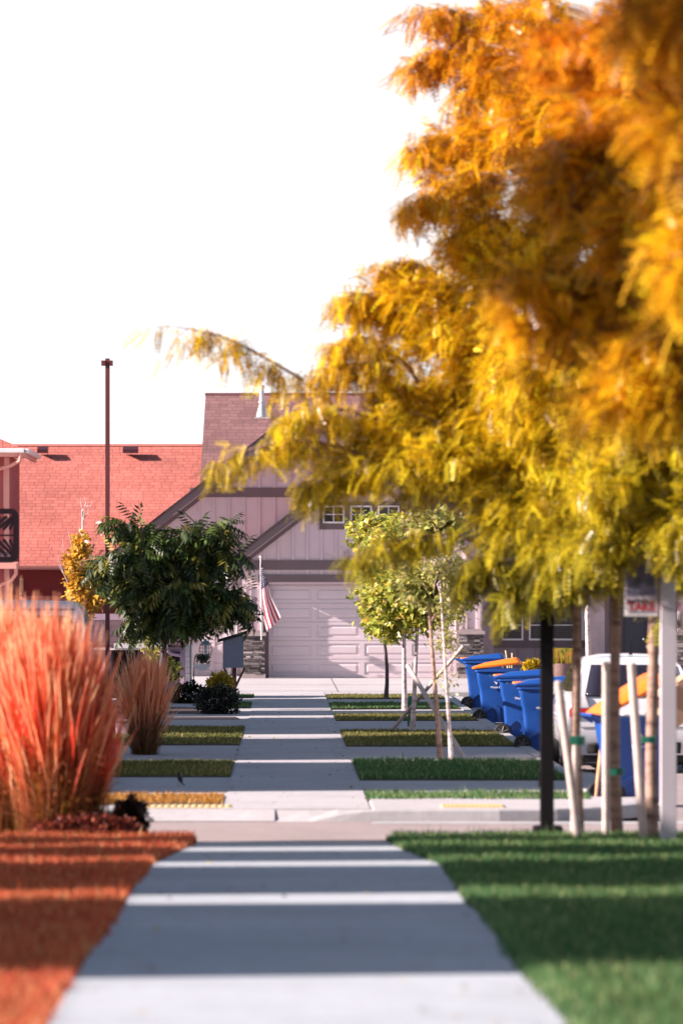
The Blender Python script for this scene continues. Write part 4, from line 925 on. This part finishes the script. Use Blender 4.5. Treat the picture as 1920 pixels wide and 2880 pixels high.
DG = ((.02, .035, .012), (.015, .025, .010), (.05, .07, .02)); YG = ((.60, .42, .05), (.42, .40, .05), (.75, .36, .08)); DR = ((.05, .02, .015), (.03, .012, .01), (.10, .03, .02))
shrub(P(294, 1885, 44.3), (.18, .22, .20), 2600, .05, DR, 'low dark rounded bush against the tall red grass')
shrub(P(190, 1900, 43.2), (.50, .25, .09), 2400, .045, ((.22, .04, .025), (.10, .02, .015), (.50, .14, .08)), 'red ground-hugging leaves at the foot of the tall grass')
shrub(P(430, 1598, 97), (.42, .4, .26), 2200, .07, DG, 'dark clipped bush behind the feathery grass clump')
shrub(P(497, 1612, 88.5), (.44, .4, .30), 3000, .06, ((.03, .03, .02), (.02, .018, .014), (.09, .07, .05)), 'dark round bush at the foot of the grey box')
shrub(P(505, 1572, 96.5), (.26, .25, .22), 1800, .07, YG, 'bright yellow-orange bush beneath the grey box', tm_maple(), LEAF)
shrub(P(1222, 1530, 122), (.24, .2, .15), 900, .09, ((.80, .48, .02), (.10, .16, .03), (.85, .60, .05)), 'yellow flowering bush under the front windows', tm_maple(), LEAF)
shrub(P(1095, 1545, 124.5)[:2] + (.12,), (.2, .15, .12), 500, .08, DG, 'small dark plant at the second stone pier')
# stalks and barrel by the window
t = thing('planter', 'brown barrel planter full of yellow-orange stalks below the window', 'planter', (X(1292, 121), 121, 0)); m = MB(); s_ = 121/F
m.lathe([(.22, Z(1560, 121)), (.27, Z(1545, 121)), (.28, Z(1524, 121)), (.24, Z(1524, 121))], (X(1292, 121), 121, 0), 18); build('barrel', m, plain('barrel_wood', (.16, .09, .085), .7, .2, 8), t, smooth=True)
V = []; Fc = []; C = []
for _ in range(260):
    x = X(1292, 121) + random.uniform(-.26, .26); y = 121 + random.uniform(-.2, .2); z = Z(1526, 121); h_ = random.uniform(.15, .42); k = len(V)
    V += [(x-.008, y, z), (x+.008, y, z), (x+random.gauss(0, .05)+.012, y, z+h_), (x+random.gauss(0, .04)-.008, y, z+h_)]; Fc.append((k, k+1, k+2, k+3)); c_ = random.choice([(.5, .38, .05), (.6, .3, .06), (.25, .28, .05)]); C += [c_]*4
npmesh('stalks', np.array(V), np.array(Fc), np.array(C), BLADE, t)
m = MB(); m.box(X(1268, 121), X(1316, 121), 120.8, 121.2, 0, Z(1560, 121)); build('stand', m, CAP, t)
m = MB()
for u_, v_, uu in ((1161, 1494, 1166), (1176, 1500, 1174), (1168, 1512, 1170)): m.tube([P(uu, 1545, 110), P((uu+u_)/2 + 1, 1520, 110), P(u_, v_, 110)], [.02, .014, .02], 5)
o = build('dried_stalks', m, plain('straw', (.62, .48, .30), .8)); tag(o, 'pale dried plant stalks behind the orange bin lid', 'plant')

# ================================================================== GREY NEST BOX / LITTLE LIBRARY, FEEDERS
Yb = 99.5; bp = (X(538, Yb), Yb, 0)
t = thing('post_box', 'blue-grey wooden box with slanted black roof on a brown post', 'wooden box', bp); m = MB(); hw = .17
x0, x1 = X(512, Yb), X(559, Yb); zb_ = Z(1534, Yb); m.extrude([(x0, Yb - hw, zb_), (x1, Yb - hw, zb_), (x1, Yb - hw, Z(1457, Yb)), (x0, Yb - hw, Z(1472, Yb))], (0, 2*hw, 0)); bx = build('box', m, GREYBOX, t, bevel=.006)
m = MB(); m.extrude([(X(499.5, Yb), Yb - hw - .05, Z(1476, Yb)), (X(567.5, Yb), Yb - hw - .05, Z(1456, Yb)), (X(567.5, Yb), Yb - hw - .05, Z(1449, Yb)), (X(499.5, Yb), Yb - hw - .05, Z(1469, Yb))], (0, 2*hw + .1, 0)); build('roof', m, BLACKROOF, bx)
m = MB(); m.box(X(533.5, Yb), X(543, Yb), Yb - .045, Yb + .045, 0, zb_ - .003); build('post', m, WOODB, t)
m = MB()
for s_ in (-1, 1):
    xc = X(538, Yb); m.extrude([(xc + s_*.045, Yb - .03, zb_ - .42), (xc + s_*.045, Yb - .03, zb_ - .30), (xc + s_*.19, Yb - .03, zb_ - .004), (xc + s_*.235, Yb - .03, zb_ - .004)], (0, .06, 0))
build('brace', m, WOODB, t)
Yf = 97.0
t = thing('bird_feeder', 'round caged bird feeder hanging from the tall curved hook', 'bird feeder', P(472, 1516, Yf)); cx = X(472.5, Yf)
zt, zb_ = Z(1471, Yf), Z(1515, Yf); R0 = X(488, Yf) - cx; zc = (zt + zb_)/2; Hh = (zt - zb_)/2
m = MB(); m.lathe([(.01, zt + .03), (.02, zt), (R0*.45, zt - Hh*.12), (R0*.85, zt - Hh*.42), (R0*.86, zt - Hh*.46)], (cx, Yf, 0), 16); build('cap', m, TEAL, t, smooth=True); m = MB(); m.lathe([(R0*.62, zb_ + Hh*.30), (R0*.35, zb_ + .01), (.02, zb_)], (cx, Yf, 0), 16); build('base_tray', m, TEAL, t, smooth=True)
m = MB()
for j in range(12):
    a = 2*pi*j/12; m.tube([(cx + R0*cos(a)*cos(q), Yf + R0*sin(a)*cos(q), zc + Hh*.95*sin(q)) for q in [radians(x) for x in range(-60, 61, 15)]], .003, 4, False)
for q in (-35, -12, 12, 30):
    q = radians(q); m.tube([(cx + R0*cos(q)*cos(a), Yf + R0*cos(q)*sin(a), zc + Hh*.95*sin(q)) for a in [2*pi*j/16 for j in range(17)]], .003, 4, False)
build('cage', m, DARKM, t)
m = MB(); m.lathe([(.035, zb_ + .05), (.035, zt - .1)], (cx, Yf, 0), 10); build('seed_tube', m, WHITE, t)
t = thing('garden_hook', 'tall thin shepherd hook carrying the caged feeder', 'garden hook', (X(437, Yf + .3), Yf + .3, 0))
m = MB(); hx = [(437.5, 1600), (437, 1500), (438, 1475), (447, 1462), (458, 1460), (466, 1466), (471, 1473), (478, 1473), (481, 1466)]
m.tube([P(a, c_, Yf) for a, c_ in hx], .010, 6); build('rod', m, DARKM, t)
t = thing('garden_hook', 'short shepherd hook carrying the hanging planter', 'garden hook', (X(446, Yf), Yf, 0))
m = MB(); hx = [(444, 1600), (446, 1520), (448, 1507), (454, 1502), (460, 1507), (461, 1515), (464, 1515), (466, 1510)]; m.tube([P(a, c_, Yf - .2) for a, c_ in hx], .009, 6); build('rod', m, DARKM, t)
t = thing('hanging_planter', 'white half-round hanging planter with trailing grey-green plants', 'planter', P(462, 1535, Yf)); m = MB(); Yh = Yf - .2
xa_, xb__ = X(443.5, Yh), X(483, Yh); n = 10; R1 = .12
pts = [(xa_ + (xb__-xa_)*.0, Yh - .1, Z(1526, Yh))] + [((xa_+xb__)/2 + (xb__-xa_)/2*cos(pi + pi*i/n), Yh - .1, Z(1526, Yh) - R1*1.1*sin(pi*i/n)) for i in range(1, n)] + [(xb__, Yh - .1, Z(1526, Yh))]
m.extrude(pts, (0, .2, 0)); build('trough', m, WHITE, t)
PPa = np.array([[random.uniform(xa_+.08, xb__-.03), Yh + random.uniform(-.08, .08), Z(1524, Yh) + random.uniform(0, .16)] for _ in range(240)]); foliage('plants', tm_leaf(), PPa, RNG.normal(0, 1, (240, 3)) + np.array([0, 0, .8]), RNG.uniform(.04, .09, 240), np.tile(np.array([[.10, .11, .07]]), (240, 1))*RNG.uniform(.4, 1.6, (240, 1)), LEAFD, t)
# small pinkish box by the clump
m = MB(); b0 = G(280, 1690); m.box(b0[0]-.09, b0[0]+.09, b0[1]-.1, b0[1]+.1, 0, .22); m.box(b0[0]-.11, b0[0]+.11, b0[1]-.12, b0[1]+.12, .2205, .25); o = build('utility_box', m, LILAC, bevel=.01); tag(o, 'small pale pink utility box behind the grass clump', 'utility box')

# ================================================================== BIRD
bb = G(412, 1806); t = bpy.data.meshes.new('bird'); 
m = MB(); bx_, by_, _ = bb
def ell(c, rx, ry, rz, tilt=0, n=10):
    rings = []
    for i in range(1, n):
        q = pi*i/n; rings.append([(c[0] + rx*sin(q)*cos(a) + tilt*rz*cos(q), c[1] + ry*sin(q)*sin(a), c[2] + rz*cos(q)) for a in [2*pi*j/10 for j in range(10)]])
    m.loft(rings)
spine = [(-.006, .150, .004), (-.006, .145, .014), (-.004, .132, .019), (-.002, .120, .018), (.0, .108, .021), (.004, .088, .030), (.008, .066, .031), (.014, .045, .024), (.024, .028, .014), (.040, .012, .011), (.055, .0, .012), (.066, -.006, .006)]
m.loft([[(bx_ + s0[0] + s0[2]*cos(a)*.95, by_ + s0[2]*sin(a), .012 + s0[1] + .0*cos(a)) for a in [2*pi*j/10 for j in range(10)]] for s0 in spine])
bd = build('bird', m, plain('bird_black', (.012, .010, .012), .6, .3, 20), smooth=True); tag(bd, 'small black bird standing on the driveway, facing away', 'bird')
m = MB(); m.tube([(bx_-.015, by_, .05), (bx_-.016, by_, .004), (bx_-.016, by_-.02, .003)], .0025, 5); m.tube([(bx_+.010, by_, .045), (bx_+.008, by_, .004), (bx_+.008, by_-.02, .003)], .0025, 5); build('legs', m, WOODB, bd)
m = MB(); m.tube([(bx_-.018, by_-.005, .149), (bx_-.040, by_-.008, .146)], [.005, .001], 6); build('beak', m, DARKM, bd)

# ================================================================== FLAGS
def flag(pole, L, Rr, label, Y, mirrored=False):
    top = P(pole[0][0], pole[0][1], Y); t = thing('flag', label, 'flag', top, 'flags on wall poles beside the garage')
    m = MB(); pb = P(pole[1][0], pole[1][1], Y + .75); m.tube([top, pb], .013, 8); m.lathe([(.005, -.02), (.03, 0), (.036, .02), (.02, .045), (.0, .055)], top, 10); build('pole', m, WHITE, t, smooth=True)
    m = MB(); nt_, ns_ = 30, 18
    def ev(arr, q):
        for (v0, u0), (v1, u1) in zip(arr, arr[1:]):
            if q <= v1: return u0 + (u1-u0)*(q-v0)/(v1-v0)
        return arr[-1][1]
    vt, vb = L[0][0], max(L[-1][0], Rr[-1][0]); grid = []
    for i in range(nt_ + 1):
        row = []
        for j in range(ns_ + 1):
            s = j/ns_; vl = L[0][0] + (L[-1][0]-L[0][0])*i/nt_; vr = Rr[0][0] + (Rr[-1][0]-Rr[0][0])*i/nt_
            ul, ur = ev(L, vl), ev(Rr, vr); q = i/nt_
            row.append((X(ul + (ur-ul)*s, Y), Y + .05 + .07*q*sin(s*9 + 1.2*q), Z(vl + (vr-vl)*s, Y)))
        grid.append(row)
    n0 = len(m.v)
    for row in grid: m.v += row
    W_ = ns_ + 1
    for i in range(nt_):
        for j in range(ns_):
            canton = i < nt_*.38; stripe = (j//2) % 2
            m.col = (.02, .022, .09) if canton else ((.82, .78, .80) if stripe == 0 else (.58, .03, .06))
            m.face((n0+i*W_+j, n0+i*W_+j+1, n0+(i+1)*W_+j+1, n0+(i+1)*W_+j))
    c = build('cloth', m, CLOTH, t, smooth=True); sol = c.modifiers.new('Solid', 'SOLIDIFY'); sol.thickness = .003
    m = MB()
    for r_ in range(9):
        i = 3 + r_; cnt = 2 if r_ < 4 else 3 + (r_ % 2)
        for k in range(cnt):
            if i >= nt_*.38: continue
            s = (k + .5 + .25*(r_ % 2))/(cnt + .3); j = int(s*ns_); p = lerp(grid[min(i, nt_)][j], grid[min(i, nt_)][min(j+1, ns_)], s*ns_-j)
            rad = .022; pts = [(p[0] + rad*(1 if q % 2 == 0 else .42)*sin(2*pi*q/10), p[1] - .012, p[2] + rad*(1 if q % 2 == 0 else .42)*cos(2*pi*q/10)) for q in range(10)]
            n = len(m.v); m.v += [(p[0], p[1]-.012, p[2])] + pts
            for q in range(10): m.face((n, n+1+q, n+1+(q+1) % 10))
    so_ = build('stars', m, WHITE, c)
flag([(598, 1281), (600, 1470)], [(1290, 598.5), (1380, 600), (1425, 606), (1452, 613)], [(1292, 600), (1325, 610), (1370, 622), (1419, 646)], 'striped flag with starred blue corner hanging beside the garage door', 122.8)
flag([(1040, 1285), (1046, 1470)], [(1292, 1040), (1345, 1046), (1380, 1055), (1404, 1070)], [(1292, 1042), (1340, 1060), (1372, 1072), (1388, 1082)], 'red-tipped striped flag hanging behind the aspen tree', 122.8)

# ================================================================== WHEELED BINS
def rrect(cx, cy, hx, hy, r, z, n=4):
    return [(cx + a, cy + b2, z) for a, b2 in ring(-hx, hx, -hy, hy, r, n)]
def make_bin(label, lid_open, lidmat, yaw=0, loc=(0, 0, 0)):
    t = thing('wheeled_bin', label, 'wheeled bin', (0, 0, 0), 'blue wheeled bins along the curb'); t.location = loc; t.rotation_euler.z = yaw
    m = MB()
    prof = [(.03, .245, .24, .02), (.14, .262, .25, .018), (.50, .300, .268, .012), (.66, .318, .276, .01), (.70, .345, .285, .0), (.93, .375, .300, .0)]
    m.loft([rrect(-cx_ + .05, 0, hx, hy, .06, z) for z, hx, hy, cx_ in prof]); 
    bd_ = build('body', m, BINBLUE, t, smooth=True)
    m = MB(); m.loft([rrect(.05, 0, .385, .31, .06, .925), rrect(.05, 0, .405, .325, .07, .93), rrect(.05, 0, .405, .325, .07, .985), rrect(.05, 0, .36, .29, .06, .986)]); build('rim', m, BINBLUE, bd_, smooth=True)
    for s_ in (-1, 1): m = MB(); m.extrude([(-.20, s_*.272, .17), (-.05, s_*.272, .30), (.02, s_*.272, .25), (.06, s_*.272, .03), (.12, s_*.272, .03), (.09, s_*.272, .29), (-.02, s_*.272, .36), (-.22, s_*.272, .26)], (0, s_*.018, 0)); build('wheel_arch', m, BINBLUE, bd_)
    m = MB(); m.tube([(-.50, -.24, 1.0), (-.50, .24, 1.0)], .018, 8)
    for s_ in (-.22, 0, .22): m.extrude([(-.36, s_-.02, .90), (-.34, s_-.02, .985), (-.50, s_-.02, 1.015), (-.50, s_-.02, .985)], (0, .04, 0))
    build('handle', m, BINBLUE, t)
    for s_ in (-1, 1):
        m = MB(); m.lathe([(.09, -.03), (.118, -.03), (.128, -.02), (.128, .02), (.118, .03), (.09, .03)], (-.27, s_*.285, .128), 22, 'y'); 
        wh = build('wheel', m, RUBBER, t, smooth=True)
        m = MB(); c0 = (-.27, s_*.285, .128); m.lathe([(.028, -.036), (.028, .036)], c0, 10, 'y')
        for k in range(6):
            a = 2*pi*k/6 + .3; m.tube([c0[:1] + (c0[1] + s_*.034,) + c0[2:], (c0[0] + .092*cos(a), c0[1] + s_*.034, c0[2] + .092*sin(a))], [.012, .007], 4)
        build('spokes', m, plain('spoke_grey', (.10, .09, .09), .5) if 'spoke_grey' not in MATS else MATS['spoke_grey'], wh)
    # lid about its hinge at x=-.45
    m = MB(); hx_, hz_ = -.43, 1.0; ca, sa = cos(lid_open), sin(lid_open)
    def rot(p): dx, dz = p[0]-hx_, p[2]-hz_; return (hx_ + dx*ca - dz*sa, p[1], hz_ + dx*sa + dz*ca)
    def sec(xc, hx, hy, r, z, tilt=0.0): return [rot((a[0], a[1], a[2] + tilt*(a[0]+.4))) for a in rrect(xc, 0, hx, hy, r, z)]
    m.loft([sec(.03, .425, .335, .07, .972), sec(.03, .435, .34, .07, .985), sec(.03, .435, .34, .07, 1.005, .01), sec(.04, .40, .31, .07, 1.02, .03), sec(.08, .33, .26, .08, 1.035, .065), sec(.10, .28, .22, .07, 1.045, .075)])
    ld = build('lid', m, lidmat, t, smooth=True)
    if lidmat is BINBLUE:
        m = MB(); m.loft([sec(-.30, .125, .30, .05, 1.01, .01), sec(-.30, .12, .29, .05, 1.032, .02)]); build('hinge_cover', m, BINORANGE, ld, smooth=True)
    # mark and lettering on the long side that faces the walk
    m = MB(); q = [(.03, -.302, .80), (.065, -.302, .76), (.03, -.302, .70), (-.01, -.302, .76)]; m.extrude(q, (0, .012, 0)); build('emblem', m, WHITE, bd_)
    tx = text_mesh('lettering', 'Waste Co', .05, WHITE, bd_, (.03, -.305, .64), .004, 'CENTER', .001)
    return t
zg = -.09
def at_bin(u0, u1, vb):
    Y = F*(HC - zg)/(vb - HV); return (X((u0+u1)/2, Y), Y, zg)
def copy_tree(o, parent=None):
    c = o.copy(); COL.objects.link(c)
    if parent: c.parent = parent
    for ch in list(o.children): copy_tree(ch, c)
    return c
p = at_bin(1052, 1154, 1629); b1 = make_bin('farthest blue bin, touching the stone pier, with a thin orange hinge strip', 0.02, BINBLUE, -.12, (p[0]+.03, p[1], zg))
for (u0, u1, vb, yw, lab) in ((1131, 1250, 1698, -.10, 'blue-lidded bin between the orange-lidded one and the lamp post'), (1171, 1305, 1729, -.05, 'blue-lidded bin right behind the black lamp post')):
    p = at_bin(u0, u1, vb); c = copy_tree(b1); c.location = (p[0]+.03, p[1], zg); c.rotation_euler.z = yw; c['label'] = lab
p = at_bin(1084, 1190, 1663); make_bin('blue bin in the row with its orange lid slightly raised', .10, BINORANGE, -.08, (p[0], p[1], zg))
p = at_bin(1352, 1530, 1851); n5 = make_bin('near blue bin behind the tied trunks with its orange lid thrown half open', .46, BINORANGE, .25, (p[0]+.02, p[1], zg))
# cardboard box poking out of the near bin
t = thing('cardboard_box', 'big cardboard box leaning out beside the white sign post', 'box', (X(1590, 53.2), 53.2, .9))
m = MB(); m.box(-.32, .32, -.22, .22, 0, .42); o = build('carton', m, CARDB, None, bevel=.004); o.parent = t
m = MB(); m.box(-.322, .322, -.03, .03, .4205, .4225); m.box(-.3, -.02, -.40, -.222, .40, .415); o = build('flap', m, plain('carton_tape', (.62, .42, .28), .5), None); o.parent = t
t.rotation_euler = (0, radians(-33), .1); t.location = (X(1592, 53.2), 53.2, Z(1640, 53.2))

# ================================================================== CAR
def make_car(label, loc, yaw=0, name='parked_car'):
    t = thing(name, label, 'car', (0, 0, 0)); t.location = loc; t.rotation_euler.z = yaw
    Wd = .89
    def ry(z): return float(np.interp(z, [.2, .42, .62, .9, 1.02, 1.1, 1.42, 1.50, 1.54], [.16, .0, .0, .05, .10, .16, .42, .52, .62]))
    def prof(sy, roof, wid, zbelt=.95, zb=.24):
        # half section from sill to roof centre; returns (x, z)
        pts = [(.80, zb), (.97, zb+.14), (1.0, .58), (.985, .82), (.93, zbelt)]
        up = [(.87, zbelt + .12), (.79, zbelt + .30), (.72, roof - .12), (.62, roof - .045), (.42, roof - .01), (0, roof)]
        if roof < zbelt + .3: up = [(.88 - .05*i, zbelt + (roof-zbelt)*(i+1)/6) for i in range(5)] + [(0, roof)]
        return [(x*Wd*wid, z) for x, z in pts + up]
    st = [(0, 1.50, .97, True), (.25, 1.52, 1.0, True), (.8, 1.54, 1.0, True), (1.6, 1.545, 1.0, False), (2.3, 1.52, 1.0, False), (2.75, 1.42, 1.0, False), (3.25, 1.08, 1.0, False), (3.9, .98, .98, False), (4.2, .86, .92, False), (4.32, .60, .80, False)]
    rings = []
    for (y, roof, wid, rear) in st:
        h = prof(y, roof, wid, min(.95, roof - .06), .24)
        if rear:
            half = [(x, y*(1.0) + ry(z)*(1 - y/1.6), z) for x, z in h]
        else: half = [(x, y, z) for x, z in h]
        rings.append([(-x, yy, z) for x, yy, z in half] + [(x, yy, z) for x, yy, z in half[:-1][::-1]])
    m = MB(); m.loft(rings, False); r0 = rings[0]; n = len(r0)
    b0 = len(m.v); m.v += r0; N2 = (n - 1)//2
    for i in range(N2): 
        a, c = i, n - 1 - i
        if i + 1 == N2: m.face((b0+a, b0+a+1, b0+c))
        else: m.face((b0+a, b0+a+1, b0+c-1, b0+c))
    k = len(m.v); m.v += rings[-1]; m.face(range(k, k + n))
    bd_ = build('body', m, CARW, t, smooth=True)
    def patch(nm, x0, x1, z0, z1, mat, off=.012, par=t, xt0=None, xt1=None, bow=.0):
        m = MB(); N = 8; xt0 = x0 if xt0 is None else xt0; xt1 = x1 if xt1 is None else xt1; g = []
        for i in range(N+1):
            z = z0 + (z1-z0)*i/N; q = i/N; a, c = x0 + (xt0-x0)*q, x1 + (xt1-x1)*q; g.append([(a + (c-a)*j/N, ry(z) - off, z) for j in range(N+1)])
        n0 = len(m.v)
        for r_ in g: m.v += r_
        for i in range(N):
            for j in range(N): m.face((n0+i*(N+1)+j, n0+i*(N+1)+j+1, n0+(i+1)*(N+1)+j+1, n0+(i+1)*(N+1)+j))
        o = build(nm, m, mat, par, smooth=True); s_ = o.modifiers.new('Solid', 'SOLIDIFY'); s_.thickness = off*1.6; s_.offset = 0; return o
    patch('rear_window', -.64, .64, 1.0, 1.40, CARG, .014, xt0=-.54, xt1=.54)
    for s_ in (-1, 1):
        a, c = sorted((s_*.52, s_*.84)); at_, ct_ = sorted((s_*.60, s_*.80))
        l_ = patch('tail_lamp', a, c, .74, .84, LAMPR, .02); patch('clear_lens', a if s_ < 0 else c - .28, c if s_ > 0 else a + .28, .842, 1.0, LAMPW, .02, l_, xt0=(at_ if s_ < 0 else s_*.62), xt1=(ct_ if s_ > 0 else s_*.62))
    patch('number_plate', -.17, .17, .66, .80, WHITE, .02); patch('bumper_insert', -.6, .6, .27, .40, RUBBER, .016)
    patch('seam', -.70, .70, .60, .608, RUBBER, .006)
    m = MB(); m.box(-.7, .7, .25, 4.0, .14, .27); build('underside', m, RUBBER, t)
    for s_ in (-1, 1):
        for nm, q in (('side_window', [(.55, 1.06), (1.5, 1.04), (1.5, 1.40), (.72, 1.40)]), ('side_window', [(1.58, 1.04), (2.95, 1.05), (2.45, 1.40), (1.58, 1.42)])):
            m = MB(); pts = []
            for y, z in q: pts.append((s_*(Wd*float(np.interp(z, [.95, 1.07, 1.25, 1.40, 1.42], [.93, .87, .79, .73, .72])) + .012), y, z))
            m.extrude(pts, (-s_*.01, 0, 0)); build(nm, m, CARG, t)
        for yw in (.78, 3.42):
            m = MB(); m.lathe([(.20, -.11), (.29, -.11), (.315, -.08), (.315, .08), (.29, .11), (.20, .11)], (s_*.80, yw, .315), 28, 'x'); wh = build('wheel', m, RUBBER, t, smooth=True)
            m = MB(); m.lathe([(.05, -.07), (.05, .07)], (s_*.83, yw, .315), 12, 'x')
            for k in range(5): a = 2*pi*k/5; m.tube([(s_*.90, yw, .315), (s_*.90, yw + .2*cos(a), .315 + .2*sin(a))], [.03, .024], 6)
            build('rim', m, CHROME, wh, smooth=True)
        m = MB(); m.loft([[(s_*(Wd + q), 2.85 + .05*cos(a), 1.02 + .06*sin(a)) for a in [2*pi*j/10 for j in range(10)]] for q in (-.02, .14)]); build('wing_mirror', m, CARW, t, bevel=.01)
    m = MB(); m.tube([(0, .75, 1.53), (0, .70, 1.72)], [.008, .004], 6); m.lathe([(.03, 1.53), (.012, 1.56)], (0, .75, 0), 8); build('antenna', m, DARKM, t)
    return t
Yc = 61.8; make_car('white hatchback parked behind the open bin and tied trunks', (X(1457, Yc), Yc, -.10), 0)

# white van in the driveway behind the tall grass
Yv_ = 60.5
t = thing('parked_van', 'white van roof and corner showing over the red plume grass', 'van', (X(60, Yv_), Yv_, 0)); m = MB()
xr = X(197, Yv_); zt = Z(1378, Yv_); prof = [(xr - 4.6, .35), (xr - .02, .35), (xr, .9), (xr - .02, zt - .25), (xr - .07, zt - .09), (xr - .22, zt - .015), (xr - 1.0, zt), (xr - 4.2, zt), (xr - 4.6, zt - .2)]
m.extrude([(x, Yv_, z) for x, z in prof], (0, 1.8, 0)); build('body', m, CARW, t, bevel=.07)
m = MB(); m.extrude([(x, Yv_ - .012, z) for x, z in ((xr - .12, zt - .85), (xr - .10, zt - .35), (xr - .22, zt - .20), (xr - 1.2, zt - .18), (xr - 1.2, zt - .85))], (0, .02, 0)); build('side_window', m, CARG, t)
m = MB(); m.box(xr - 4.3, xr - .15, Yv_ - .02, Yv_ - .002, zt - .135, zt - .11); m.box(xr - 1.26, xr - 1.24, Yv_ - .004, Yv_ + .01, .4, zt - .15); build('roof_seam', m, GREYBOX, t)
for xq in (xr - .8, xr - 3.8):
    m = MB(); m.lathe([(.2, -.1), (.3, -.1), (.33, -.07), (.33, .07), (.3, .1), (.2, .1)], (xq, Yv_ + .12, .33), 24, 'y'); wh = build('wheel', m, RUBBER, t, smooth=True); m = MB(); m.lathe([(.19, -.09), (.05, -.10), (.05, .1), (.19, .09)], (xq, Yv_ + .12, .33), 12, 'y'); build('rim', m, CHROME, wh)

# blue yard sign, white snag
Ys_ = 119.0; t = thing('yard_sign', 'small blue yard sign with white writing before the porch', 'yard sign', (X(1396, Ys_), Ys_, 0))
m = MB(); m.box(X(1384, Ys_), X(1409, Ys_), Ys_ - .01, Ys_ + .01, Z(1524, Ys_), Z(1501, Ys_)); pn = build('panel', m, SIGNB, t, bevel=.004)
m = MB(); m.tube([(X(1396, Ys_), Ys_ + .012, 0), (X(1396, Ys_), Ys_ + .012, Z(1520, Ys_))], .012, 6); build('stake', m, DARKM, t)
text_mesh('lettering', 'Rypine', .085, WHITE, pn, (X(1396.5, Ys_), Ys_ - .012, Z(1514.5, Ys_)), .002, 'CENTER', .001)
m = MB(); m.box(X(1389, Ys_), X(1405, Ys_), Ys_ - .013, Ys_ - .0105, Z(1507, Ys_), Z(1505.5, Ys_)); m.box(X(1392, Ys_), X(1407, Ys_), Ys_ - .013, Ys_ - .0105, Z(1519, Ys_), Z(1517.5, Ys_)); build('text_line', m, WHITE, pn)
Yk = 88.0; m = MB(); m.tube([(X(1351, Yk), Yk, -.1), P(1351, 1500, Yk), P(1350, 1470, Yk), P(1349, 1430, Yk), P(1348.5, 1420, Yk), P(1349, 1397, Yk), P(1350, 1391, Yk)], [.055, .052, .048, .044, .05, .046, .02], 10)
o = build('birch_trunk', m, BARKW, smooth=True); tag(o, 'bare white cut-off birch trunk behind the white hatchback', 'tree trunk')

# ================================================================== HOUSES ALONG THE STREET whose roofs throw the shade bands
hs = [(2.0, 20.6), (23.9, 31.0), (32.4, 36.8), (37.8, 39.8), (40.8, 42.2), (54.0, 62.9), (64.0, 73.2), (75.6, 85.1), (87.0, 90.6), (92.6, 100.6)]  # slimmest blocks by the crossing are unseen, added to cut narrow shade bands
hs = [h for h in hs if h[0] > 20]
labs = ['street house casting the widest shade over the near walk', 'narrow house next along, above the near walk', 'slim unseen block shading the walk by the crossing', 'narrow unseen block shading the walk right at the crossing', 'first house past the crossing', 'second house past the crossing', 'third house past the crossing', 'small garage wing far along the street', 'last house before the apron']
tdev = tan(radians(SUN_DEV))
for (a, c), lb in zip(hs, labs):
    sh = 10.4*tdev; y0, y1 = a - sh + .22, c - sh - .22; xr_, xl_, xm_ = -8.6, -13.0, -10.8; low = y1 - y0 < 3
    t = thing('street_house', lb, 'house', (xm_, (y0+y1)/2, 0), 'houses along the far side of the lawns')
    m = MB(); m.extrude([(xl_, y0+.05, -.2), (xr_, y0+.05, -.2), (xr_, y0+.05, 5.2), (xm_, y0+.05, 6.5), (xl_, y0+.05, 5.2)], (0, y1-y0-.1, 0)); build('wall', m, WALL, t)
    m = MB()
    for s_, xe in ((-1, xl_-.25), (1, xr_+.25)): m.extrude([(xm_, y0, 6.72), (xe, y0, 5.26), (xe, y0, 5.14), (xm_, y0, 6.58)], (0, y1-y0, 0))
    build('roof', m, ROOFM, t)
    m = MB(); yc = (y0+y1)/2; ww = min(.8, (y1-y0)*.3); m.box(xr_-.01, xr_+.03, yc-ww, yc+ww, 3.2, 4.5); wf = build('window', m, WHITE, t); m = MB(); m.box(xr_+.02, xr_+.035, yc-ww+.06, yc+ww-.06, 3.26, 4.44); build('pane', m, GLASS, wf)

# trees added beyond the frame, only so their crowns shade patches of the locusts
def shade_tree(label, x, y, blobs):
    t = thing('added_shade_tree', label, 'tree', (x, y, 0), 'unseen trees added for their shade'); m = MB(); zt = max(b_[0][2] for b_ in blobs)
    m.tube([(x, y, -.2), (x + .05, y, zt*.5), (x, y, zt - .1)], [.14, .10, .03], 9); PP = []; DD = []
    for c, R_, k in blobs:
        m.tube([(x, y, c[2] - 1.3), c], [.05, .02], 5); a = RNG.normal(0, 1, (k, 3)); a /= np.linalg.norm(a, axis=1, keepdims=True); PP.append(np.array(c) + a*np.array(R_)*RNG.uniform(.2, 1, (k, 1))); DD.append(a)
    build('trunk', m, BARKD, t, smooth=True); PP = np.vstack(PP); foliage('crown', tm_maple(), PP, np.vstack(DD), RNG.uniform(.10, .2, len(PP)), np.tile(np.array([[.06, .09, .02]]), (len(PP), 1)), LEAFD, t)
shade_tree('unseen tree by the crossing, added to shade the locust crowns', -9.6, 41.4, [((-9.5, 41.2, 10.65), (1.0, 1.7, .42), 5200), ((-9.8, 40.0, 12.6), (.8, 1.1, .35), 1400)])
shade_tree('second unseen tree added for shade, over the narrow house by the near walk', -9.6, 29.0, [((-9.5, 29.0, 9.75), (1.0, 1.3, .42), 4600)])
shade_tree('third unseen tree added for shade, over the widest near house', -9.6, 22.3, [((-9.5, 22.3, 10.5), (1.0, 1.2, .38), 4200)])
